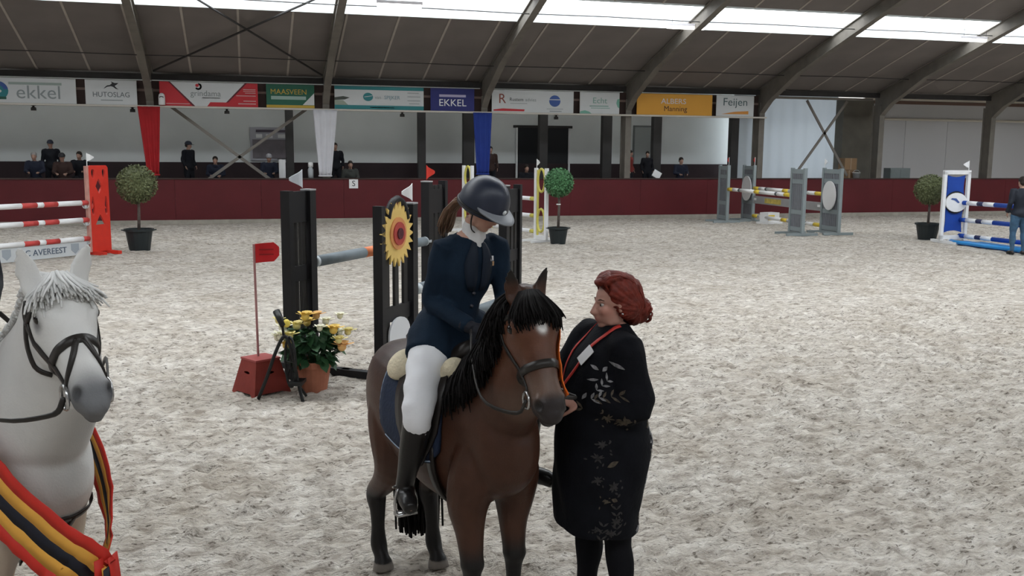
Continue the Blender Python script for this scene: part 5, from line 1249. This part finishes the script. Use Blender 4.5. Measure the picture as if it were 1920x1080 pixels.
m.ball(J['neck'] + V(.035, .0, -.04), (.030, .030, .065), 12, 8)
garment('stock_shirt', m, mat('shirt_white', (.66, .66, .66), .75, .05, 20, .2, 50), rider, .006, 3)
# breeches, boots, gloves
m = MB(); rf.torso(m, 1.0, [(J['pel'] + V(0, 0, -.09), .17, .13, Lp), (J['pel'], .178, .14, Lp), (J['pel'] + V(0, 0, .07), .15, .12, Lp)])
for sd in ('l', 'r'):
    q = 1 if sd == 'l' else -1; a, k_ = J[sd + 'hip'], J[sd + 'kn']; c_ = J[sd + 'an']
    limb(m, [(*(a + V(-.03, -q * .02, .02)), .10), (*(a + V(.04, q * .04, -.03)), .105), (*(a * .55 + k_ * .45 + V(0, q * .015, .02)), .091), (*(k_ + V(-.005, q * .0, .035)), .072), (*(k_ * .9 + c_ * .1), .066), (*(k_ * .74 + c_ * .26), .058)], 14)
breech = garment('breeches', m, mat('breeches_white', (.76, .77, .80), .7, .03, 12, .15, 60), rider, .009, 5, .0022, 2, 40)
boot_m = mat('boot_black', (.010, .009, .009), .32, .1, 10, .1, 50)
for sd in ('l', 'r'):
    m = MB(); k_, c_, t_ = J[sd + 'kn'], J[sd + 'an'], J[sd + 'toe']
    limb(m, [(*(k_ * .93 + c_ * .07), .070), (*(k_ * .82 + c_ * .18), .066), (*(k_ * .55 + c_ * .45), .060), (*(k_ * .2 + c_ * .8), .047), (*c_, .043)], 14)
    h_ = c_ + V(-.03, 0, -.045); limb(m, [(*(c_ + V(0, 0, .0)), .044), (*(c_ * .7 + t_ * .3 + V(0, 0, -.018)), .044), (*(c_ * .3 + t_ * .7), .042), (*t_, .032)], 12); m.ball(h_, (.038, .036, .035), 12, 8)
    bt = garment('boot', m, boot_m, rider, .008, 4)
    MB().tube([tuple(c_ + V(.035 * math.cos(a) - .012, .045 * math.sin(a), -.0 + .012 * math.cos(a))) for a in np.linspace(0, 2 * PI, 15)], .006, 6, caps=False).build('spur_strap', leather, bt, True)
    MB().tube([tuple(c_ + V(.0, .04 * (1 if sd == 'l' else -1), .01)), tuple(c_ + V(-.06, .03 * (1 if sd == 'l' else -1), -.02))], .006, 6).build('spur', steel_b, bt)
for sd in ('l', 'r'):
    m = MB(); hand_shapes(m, J[sd + 'wr'], J[sd + 'hd'], J[sd + 'pn'], 1.08, 1.1, 1 if sd == 'l' else -1); m.tube([J[sd + 'wr'] - J[sd + 'hd'].normalized() * .05, J[sd + 'wr'] + J[sd + 'hd'].normalized() * .01], [.034, .03], 12)
    garment('glove', m, mat('glove_dark', (.012, .013, .02), .7), rider, .0065, 2)
# helmet with peak, chin strap, ponytail
hc = J['head']; Hp = lambda x, y, z: hc + hm @ V(x, y, z) * .97
shell = MB(); rows = []
for i in range(15):
    a = PI / 2 * i / 14 * 1.12; zz = .142 * math.cos(a) if a < PI / 2 else -.03 * (a - PI / 2) / (.12 * PI / 2)
    rad = math.sin(min(a, PI / 2)) ** .85
    rows.append([Hp(-.008 + rad * .132 * math.cos(b_), rad * .104 * math.sin(b_), .012 + zz + (.012 * math.cos(b_) * rad)) for b_ in np.linspace(0, 2 * PI, 33)[:-1]])
shell.rings(rows)
helm_m = mat('helmet_navy', (.014, .020, .040), .42, .05, 10, spec=.5)
helmet = shell.build('helmet', helm_m, rider, True)
pk_ = [[(Hp(.105 * math.cos(b_) + ext * (.075 * max(0, math.cos(b_)) ** .7), (.101 + ext * .006) * math.sin(b_), .022 + .01 * math.cos(b_) - ext * .022 * math.cos(b_)), hm @ V(0, 0, 1)) for ext in np.linspace(0, 1, 5)] for b_ in np.linspace(-1.25, 1.25, 19)]
b = MB(); b.sheet(pk_, .007); b.build('peak', mat('peak_grey', (.22, .235, .26), .4, .05), helmet, True)
b = MB(); b.tube([Hp(-.008 + .133 * math.cos(a), .105 * math.sin(a), .0 + .012 * math.cos(a)) for a in np.linspace(0, 2 * PI, 33)], .006, 6, caps=False); b.build('rim', mat('helmet_rim', (.01, .01, .012), .5), helmet, True)
MB().ball(Hp(.123, 0, .048), (.006, .012, .012), 10, 6, hm).build('emblem', galv, helmet, True)
for sd in (-1, 1):
    b = MB(); b.tube([tuple(p) for p in spline([tuple(Hp(.02, sd * .088, .0)), tuple(Hp(.022, sd * .078, -.055)), tuple(Hp(.03, sd * .052, -.105)), tuple(Hp(.04, 0, -.128))], 14)], .006, 6, flat=.5); b.build('chin_strap', leather, helmet, True)
hair_br = mat('hair_brown', (.15, .085, .052), .5, .35, 40, stretch=(1, 1, .2))
g = []
for k in range(7):
    a = 2 * PI * k / 6; o = hm @ V(0, .028 * math.cos(a), .02 * math.sin(a))
    g.append([tuple(Hp(-.085, 0, -.02) + o * .4), tuple(Hp(-.135, 0, -.04) + o * .9), tuple(Hp(-.15, 0, -.10) + o * 1.2 + V(-.01, -.02, -.01)), tuple(Hp(-.13, 0, -.14) + o * 1.5 + V(-.03, -.03, -.03)), tuple(Hp(-.12, 0, -.15) + o * 1.1 + V(-.045, -.04, -.06))])
pt = locks(g, 130, .009, .003, 12, .004, 7); pt.build('ponytail', hair_br, rider, True)
m = MB(); m.ball(Hp(-.045, 0, -.012), (.062, .076, .05), 16, 10, hm); m.ball(Hp(-.005, .07, -.01), (.03, .012, .03), 10, 8, hm); m.ball(Hp(-.005, -.07, -.01), (.03, .012, .03), 10, 8, hm)
garment('hair', m, hair_br, rider, .007, 3)

# ------------------------------------------------------------------ the woman beside the pony's head
wf_ = (-r0 * math.cos(R(14)) - V(fw.x, fw.y, 0).normalized() * math.sin(R(14))); WRZ = math.atan2(wf_.y, wf_.x)
f0 = V(fw.x, fw.y, 0).normalized(); WP = f0 * 4.36 + r0 * .445
woman = tag(empty('person', (WP.x, WP.y, 0), WRZ), 'red-haired woman in a long black embroidered coat reaching to the pony’s bridle'.replace('’', "'"), 'person')
hm2 = frame3((1, .05, -.05), (0, 1, 0))
WJ = dict(pel=(-.01, 0, .90), waist=(.01, 0, 1.06), chest=(.0, 0, 1.25), neck=(-.03, 0, 1.415), head=(-.025, 0, 1.55), hm=hm2,
          lsh=(-.02, .175, 1.375), rsh=(.02, -.175, 1.375), lel=(-.05, .27, 1.12), rel=(.13, -.27, 1.16), lwr=(.16, .13, 1.12), rwr=(.33, -.13, 1.25),
          lhip=(-.01, .09, .86), rhip=(-.01, -.09, .86), lkn=(-.03, .11, .47), rkn=(.04, -.09, .47), lan=(-.075, .12, .09), ran=(.045, -.09, .09), ltoe=(.07, .15, .035), rtoe=(.19, -.10, .035),
          lhd=(.7, -.65, .15), rhd=(.9, .1, .25), lpn=(.2, -.8, -.5), rpn=(.1, .8, -.5))
wg = Figure(WJ, 1.0); wg.body(woman, .0065, .8, tone=(.42, .225, .175), lipc=(.36, .10, .09))
J = wg.J
m = MB(); rows = []
for z, xf, xb, hw in ((.50, .235, -.145, .235), (.58, .235, -.15, .245), (.70, .235, -.165, .255), (.82, .235, -.185, .262), (.92, .232, -.205, .262), (1.0, .222, -.185, .25), (1.08, .218, -.165, .237), (1.17, .212, -.165, .228), (1.26, .18, -.165, .218), (1.33, .14, -.155, .205), (1.39, .09, -.135, .175), (1.435, .05, -.105, .10), (1.462, .03, -.09, .07)):
    rows.append([((xf + xb) / 2 + (xf - xb) / 2 * math.copysign(abs(math.cos(a)) ** .85, math.cos(a)), hw * math.copysign(abs(math.sin(a)) ** .85, math.sin(a)), z + (.012 * math.cos(a) if z < .52 else 0)) for a in np.linspace(0, 2 * PI, 33)[:-1]])
m.rings(rows)
for sd in ('l', 'r'):
    a, b_, c_ = J[sd + 'sh'], J[sd + 'el'], J[sd + 'wr']
    limb(m, [(*(a + (J['chest'] - a) * .3), .075), (*a, .088), (*(a * .5 + b_ * .5), .080), (*b_, .072), (*(b_ * .5 + c_ * .5), .066), (*(b_ * .08 + c_ * .92), .058)], 14)
coat_blk = mat('coat_black', (.005, .0055, .008), .85, .25, 12, .3, 70, spec=.12)
coat = garment('coat', m, coat_blk, woman, .010, 6, .0035, 3, 16)
cbv = BVHTree.FromPolygons([tuple(c) for c in coords(coat.data)], [tuple(p.vertices) for p in coat.data.polygons])
emb = [mat('thread_silver', (.20, .20, .21), .7, .6, 60), mat('thread_gold', (.07, .056, .04), .7, .6, 60), mat('thread_dim', (.028, .026, .026), .8, .6, 60)]
def oncoat(x, z, y=1.2):
    h_ = cbv.ray_cast(V(x, y, z), V(0, -1, 0)); return (h_[0] + h_[1] * .0015, h_[1]) if h_[0] is not None else None
MBS = [MB(), MB(), MB()]
def leaf(x, z, l, w, a, k):
    g = []
    for i in range(6):
        t = i / 5; row = []
        for j in (-1, 0, 1):
            ww = w * math.sin(PI * min(.97, max(.03, t))) * j; q = oncoat(x + math.cos(a) * l * t - math.sin(a) * ww, z + math.sin(a) * l * t + math.cos(a) * ww)
            if q is None: return
            row.append(q)
        g.append(row)
    if max((g[i][1][0] - g[i + 1][1][0]).length for i in range(5)) > l * .6: return
    MBS[k].sheet(g, .0012)
er = random.Random(21)
def spray(x, z, a, n, s, k):
    for i in range(n):
        t = i / max(1, n - 1); cx, cz = x + math.cos(a) * s * t, z + math.sin(a) * s * t
        for sg in (-1, 1): leaf(cx, cz, .026 + .01 * er.random(), .005, a + sg * .8, k)
def bloom(x, z, s, k, n=8):
    for q in range(5): leaf(x + er.uniform(-1, 1) * s, z + er.uniform(-1, 1) * s, s * er.uniform(.25, .5), s * .10, er.uniform(0, 6.28), k)
    for i in range(n): leaf(x, z, s * er.uniform(.3, .75), s * .10, 2 * PI * i / n + er.uniform(-.3, .3), k)
spray(-.165, 1.17, 1.5, 5, .11, 0); spray(-.15, 1.05, 1.1, 3, .06, 1)
bloom(-.17, .99, .045, 0); bloom(-.14, 1.02, .03, 1); bloom(-.19, .93, .04, 0); bloom(-.17, .86, .035, 1); bloom(-.145, .76, .035, 0); bloom(-.11, .52, .035, 0); bloom(-.13, .56, .03, 1); bloom(-.155, .73, .02, 0)
spray(.13, 1.16, 2.9, 4, .10, 1); spray(.17, 1.11, .2, 4, .08, 1); bloom(.02, 1.07, .05, 1, 9); bloom(.08, 1.08, .035, 1); bloom(.10, .96, .04, 2); bloom(.12, .90, .04, 2); leaf(.08, .86, .055, .012, 2.7, 1); bloom(.12, .80, .035, 2); bloom(.05, .77, .05, 2, 9); bloom(.08, .70, .03, 1); leaf(.03, .70, .03, .01, .4, 1); bloom(.03, .60, .04, 2); bloom(.05, .54, .04, 2); bloom(.12, .56, .03, 2); spray(.02, .50, 1.5, 6, .16, 2); spray(.10, .48, 1.7, 4, .10, 2)
leaf(.06, 1.325, .05, .008, 3.6, 0); leaf(.09, 1.28, .03, .008, 2.4, 0); leaf(.105, 1.285, .03, .008, .6, 0); leaf(.15, 1.24, .04, .006, 3.0, 0); spray(.12, 1.20, 2.4, 3, .06, 0); spray(.17, 1.15, 2.8, 3, .06, 0)
for k in range(3): MBS[k].build('embroidery', emb[k], coat)['kind'] = 'stuff'
# trousers, shoes
m = MB()
for sd in ('l', 'r'): wg.leg(m, sd, 1.22)
garment('trousers', m, mat('trousers_black', (.006, .006, .008), .85, .2, 10, spec=.12), woman, .010, 4, .003, 5, 18)
for sd in ('l', 'r'):
    m = MB(); wg.foot(m, sd, 1.08); garment('shoe', m, boot_m, woman, .009, 4)
# lanyard and badge
lan = mat('lanyard_red', (.5, .04, .03), .5)
def wpath(pts): 
    out = []
    for p in pts: loc, no, i, d = cbv.find_nearest(V(p)); out.append((loc + no * .004, no))
    return out
for sd in (1, -1):
    b = MB(); ribbon(b, wpath([tuple(p) for p in spline([(-.03, sd * .085, 1.47), (.06, sd * .085, 1.42), (.14, sd * .075, 1.34), (.19, sd * .05, 1.25), (.215, sd * .015, 1.17)], 14)]), .017, .003); b.build('lanyard', lan, woman, True)
bp, bn = wpath([(.15, .10, 1.345)])[0]
bt_ = V(0, 0, 1) - bn * bn.z; bt_.normalize(); bs_ = bt_.cross(bn)
MB().box(bp + bn * .005, (.058, .085, .004), rot=Matrix((bs_, bt_, bn)).transposed() @ Matrix.Rotation(-.45, 3, 'Z')).build('name_badge', white, woman)
# red hair
HC = J['head']; Q = lambda x, y, z: HC + hm2 @ V(x, y, z)
m = MB()
m.ball(Q(-.036, 0, .045), (.104, .090, .098), 24, 16); m.ball(Q(-.075, 0, .0), (.075, .085, .085), 20, 12)
for sd in (-1, 1): m.ball(Q(-.045, sd * .062, -.005), (.058, .032, .066), 14, 10); m.ball(Q(.008, sd * .064, .062), (.042, .022, .045), 12, 8)
m.ball(Q(.045, .02, .118), (.048, .060, .026), 16, 10, Matrix.Rotation(.25, 3, 'Y')); m.ball(Q(.078, .03, .112), (.024, .04, .018), 12, 8); m.ball(Q(.0, 0, .125), (.07, .07, .03), 16, 10)
m.ball(Q(-.09, 0, -.065), (.05, .06, .045), 14, 10); m.ball(Q(-.135, .01, -.035), (.045, .052, .055), 14, 10); m.ball(Q(-.13, .0, -.075), (.035, .04, .03), 12, 8)
red_hair = mat('hair_red', (.135, .019, .011), .52, .45, 35, .4, 60, spec=.25, stretch=(1, 1, 1))
hair = garment('hair', m, red_hair, woman, .006, 5)
co = coords(hair.data); no = np.empty(len(co) * 3, np.float32); hair.data.vertices.foreach_get('normal', no); no = no.reshape(-1, 3)
lc = co - np.array(HC); ang = np.arctan2(lc[:, 2] + .02, lc[:, 0] + .12); set_coords(hair.data, co + no * (.0022 * np.sin(ang * 38 + lc[:, 1] * 60) + .0015 * np.sin(ang * 17))[:, None])
hb = BVHTree.FromPolygons([tuple(c) for c in coords(hair.data)], [tuple(p.vertices) for p in hair.data.polygons])
b = MB(); er = random.Random(5)
for k in range(130):
    a = er.uniform(-.9, .9); y = .075 * math.sin(a * 1.2); pts = spline([(.10 - .03 * abs(a), y + .02, .075), (.06, y * 1.1, .135), (-.03, y * 1.25, .15), (-.11, y * 1.2, .07), (-.13, y * .9, -.02)], 12)
    pp = hug(hb, [tuple(Q(*p)) for p in pts], .0); b.tube([p for p, _ in pp], [.0028] * 11 + [.0014], 5)
for k in range(10):
    a = 2 * PI * k / 10; cc = Q(-.14, .01 + .03 * math.cos(a), -.045 + .035 * math.sin(a)); b.tube([cc + V(-.018 * math.sin(t) - .012, .018 * math.cos(t + a), .018 * math.sin(t + a)) for t in np.linspace(0, 5, 12)], .005, 5)
b.build('hair_strands', red_hair, woman, True)
for sd in (1,): MB().ball(Q(-.006, sd * .086, -.035), .006, 8, 6).build('earring', steel_b, woman, True)

# ------------------------------------------------------------------ rider of the grey horse (only a sleeve shows) and the course hand at right
def figure(name, loc, rz, J, k, label, top, legs_m, shoe, hair_c, group=None, hat=None, voxel=.012, tone=(.42, .26, .2), hatm=None, sitting=False):
    root = tag(empty(name, loc, rz), label, 'person', group)
    f = Figure(J, k); f.body(root, voxel, .8, tone=tone); J = f.J
    m = MB(); f.torso(m, 1.16)
    for sd in ('l', 'r'): f.arm(m, sd, 1.3, .96, .012)
    m.tube([J['neck'] - V(0, 0, .05), J['neck'] + V(0, 0, .015)], [.10 * k, .068 * k], 12); garment('jacket', m, top, root, voxel, 4, .003, 7, 20)
    m = MB(); f.torso(m, 1.08, [(J['pel'] + V(0, 0, -.09), .14, .12, V(0, 1, 0)), (J['pel'], .168, .13, V(0, 1, 0)), (J['pel'] + V(0, 0, .06), .15, .12, V(0, 1, 0))])
    for sd in ('l', 'r'): f.leg(m, sd, 1.2)
    garment('trousers', m, legs_m, root, voxel, 4, .003, 4, 22)
    for sd in ('l', 'r'): m = MB(); f.foot(m, sd, 1.12); garment('shoe', m, shoe, root, voxel, 3)
    M, c = J['hm'], J['head']; P = lambda x, y, z: c + M @ V(x, y, z) * k
    m = MB(); m.ball(P(-.022, 0, .045), tuple(v * k for v in (.098, .084, .088)), 18, 12, M); m.ball(P(-.06, 0, -.01), tuple(v * k for v in (.058, .076, .062)), 14, 10, M); garment('hair', m, hair_c, root, voxel * .75, 3)
    if hat:
        m = MB(); m.rings([[P(-.01 + rad * .118 * math.cos(b_), rad * .097 * math.sin(b_), .045 + z) for b_ in np.linspace(0, 2 * PI, 21)[:-1]] for rad, z in ((.02, .098), (.45, .09), (.8, .06), (.97, .02), (1, -.005), (.98, -.02))])
        h_ = m.build('helmet' if hat == 'helmet' else 'cap', hatm, root, True)
        g = [[(P(.10 * math.cos(b_) + e * .07, .09 * math.sin(b_), .04 - e * .012), M @ V(0, 0, 1)) for e in (0, .5, 1)] for b_ in np.linspace(-1.1, 1.1, 9)]; m = MB(); m.sheet(g, .006); m.build('peak', hatm, h_, True)
    return root
blk_cloth = mat('cloth_black', (.010, .011, .016), .8, .2, 10); jeans = mat('jeans', (.045, .10, .17), .8, .25, 14, .3, 60); dk_hair = mat('hair_dark', (.02, .014, .011), .6, .2, 30)
hup = frame3((1, 0, 0))
def scaled(J, k, dz=0): return {a: (b_ if isinstance(b_, Matrix) else tuple(v * k if a not in ('lhd', 'rhd', 'lpn', 'rpn') else v for v in b_)) for a, b_ in J.items()}
RJ2 = {a: (b_ if isinstance(b_, Matrix) else V(b_)) for a, b_ in RJ.items()}
for a in RJ2:
    if a not in ('hm', 'lhd', 'rhd', 'lpn', 'rpn'): RJ2[a] = RJ2[a] * GS + V(-.10, -.02, .0)
RJ2['hm'] = hup
RJ2['lel'] = RJ2['lel'] + V(.0, .04, -.02)
figure('person', GP, GRZ, RJ2, 1.02, 'rider of the grey horse, only a dark sleeve showing at the left edge', blk_cloth, mat('breeches2', (.7, .7, .7), .7), boot_m, dk_hair, hat='helmet', hatm=helm_m)
STAND = dict(pel=(0, 0, .93), waist=(.0, 0, 1.08), chest=(.0, 0, 1.28), neck=(-.01, 0, 1.48), head=(.02, 0, 1.62), hm=hup, lsh=(0, .185, 1.43), rsh=(0, -.185, 1.43), lel=(-.03, .25, 1.16), rel=(-.03, -.25, 1.16), lwr=(.08, .24, .95), rwr=(.08, -.24, .95),
             lhip=(0, .09, .90), rhip=(0, -.09, .90), lkn=(.02, .12, .50), rkn=(.02, -.12, .50), lan=(-.02, .13, .09), ran=(-.02, -.13, .09), ltoe=(.13, .16, .04), rtoe=(.13, -.16, .04))
figure('person', (16.56, 17.54, 0), R(75), STAND, 1.03, 'person in dark padded jacket and jeans standing at the right edge by the blue fence', mat('jacket_dark', (.014, .018, .028), .7, .15, 12), jeans, boot_m, dk_hair, voxel=.014)

# ------------------------------------------------------------------ spectators in the gallery
def sit(lean=0.0, turn=0.0):
    J = dict(pel=(0, 0, .50), waist=(.02 + lean * .3, 0, .66), chest=(.03 + lean, 0, .86), neck=(.04 + lean * 1.5, 0, 1.04), head=(.07 + lean * 1.7, 0, 1.18), hm=frame3((math.cos(turn), math.sin(turn), -.1), (-math.sin(turn), math.cos(turn), 0)), lsh=(.03 + lean * 1.3, .18, 1.0), rsh=(.03 + lean * 1.3, -.18, 1.0), lel=(.08 + lean, .25, .76), rel=(.08 + lean, -.25, .76), lwr=(.30 + lean, .14, .72), rwr=(.30 + lean, -.14, .72),
             lhip=(0, .09, .48), rhip=(0, -.09, .48), lkn=(.42, .13, .50), rkn=(.42, -.13, .50), lan=(.40, .13, .09), ran=(.40, -.13, .09), ltoe=(.54, .15, .04), rtoe=(.54, -.15, .04))
    return J
TOC = -PI / 2
GZ = .72
silver = mat('hair_silver', (.3, .29, .28), .6); capm = mat('cap_grey_cloth', (.32, .32, .34), .7); redj = mat('jacket_red', (.22, .03, .025), .7, .1, 9); brn = mat('jacket_brown', (.05, .028, .024), .8); nvy = mat('jacket_ink', (.018, .022, .04), .8)
def spect(px_x, y, base, J, label, top, hat=None, hatm=None, hairc=None, rz=TOC, k=1.0):
    figure('person', (px_x, y, base), rz, scaled(J, k), k, label, top, blk_cloth, boot_m, hairc or dk_hair, 'people watching from the gallery', hat, .022, hatm=hatm)
def stand(turn=0.0):
    J = dict(STAND); J['hm'] = frame3((math.cos(turn), math.sin(turn), -.1), (-math.sin(turn), math.cos(turn), 0)); return J
spect(-5.86, 30.85, .76, sit(.06), 'silver-haired spectator hunched in the gallery, leftmost of all', nvy, hairc=silver)
spect(-5.59, 31.75, GZ, stand(.3), 'upright spectator in dark riding helmet above the two seated at left', blk_cloth, 'helmet', helm_m, k=.97)
spect(-5.12, 30.85, .73, sit(.05), 'brown-clad spectator in a dark cap behind the red and white fence', brn, 'cap', blk)
spect(-4.76, 31.5, .78, sit(.02, -.3), 'dark-haired spectator just left of the red wing flag', blk_cloth)
spect(-1.66, 31.6, GZ, stand(.6), 'upright spectator in riding helmet right of the red drape', blk_cloth, 'helmet', helm_m, rz=TOC + .9, k=.97)
spect(-.86, 31.4, .66, sit(.12), 'crouching dark spectator between riding helmet and crossed struts', nvy)
spect(.74, 31.1, .74, sit(.02), 'spectator in grey cap in front of the notice board', nvy, 'cap', capm, silver)
spect(2.86, 31.9, GZ, stand(.2), 'dark spectator standing half hidden by the white drape', blk_cloth, k=.97)
spect(3.2, 30.8, .55, sit(.1), 'grey-clad spectator bending low right of the white drape', mat('jacket_moss', (.06, .065, .06), .8))
spect(7.88, 31.2, GZ, stand(0), 'spectator with a brown garment beside the blue drape', brn, k=.93)
spect(8.98, 30.85, .45, sit(.08), 'low seated spectator before the dark double door', blk_cloth)
spect(12.86, 31.2, GZ, stand(.5), 'spectator in red jacket right of the column behind the wall', redj, rz=TOC + .8, k=.88)
spect(13.72, 31.7, GZ, stand(-.4), 'dark spectator standing against the post under the yellow board', blk_cloth, k=.86)
spect(14.67, 31.0, GZ, sit(.0), 'dark spectator seated alone under the yellow board', nvy)
wp = tag(empty('white_towel', (1.12, 30.55, 1.34)), 'white towel hanging over a stand beside the grey-capped spectator', 'towel')
b = MB(); b.sheet([[((x, .02 * math.sin(x * 40), z), (0, 1, 0)) for x in np.linspace(-.1, .1, 8)] for z in np.linspace(.55, -.1, 6)], .02); b.build('cloth', white, wp, True); MB().tube([(-.14, 0, .56), (.14, 0, .56)], .015, 6).build('rail', dark_steel, wp); MB().tube([(0, .03, .56), (0, .03, -.6)], .015, 6).build('post', dark_steel, wp)
wpb = tag(empty('water_bottle', (1.93, 29.83, 1.34)), 'tall pale bottle with white cap on the ledge left of the white drape', 'bottle')
MB().lathe([(.08, 0), (.085, .25), (.05, .33), (.04, .36)], 14).build('body', mat('bottle_pale', (.4, .43, .46), .4), wpb, True); MB().lathe([(.075, .33), (.075, .45), (.05, .48)], 14).build('cap', white, wpb, True)
pp_ = tag(empty('paper_sheet', (13.28, 29.84, 1.34)), 'white sheet of paper propped up beside the red jacket spectator', 'paper'); MB().box((0, 0, .12), (.28, .012, .22), rot=Matrix.Rotation(.5, 3, 'Y')).build('sheet', white, pp_); MB().box((0, .01, .12), (.3, .006, .24), rot=Matrix.Rotation(.5, 3, 'Y')).build('clipboard', galv, pp_)
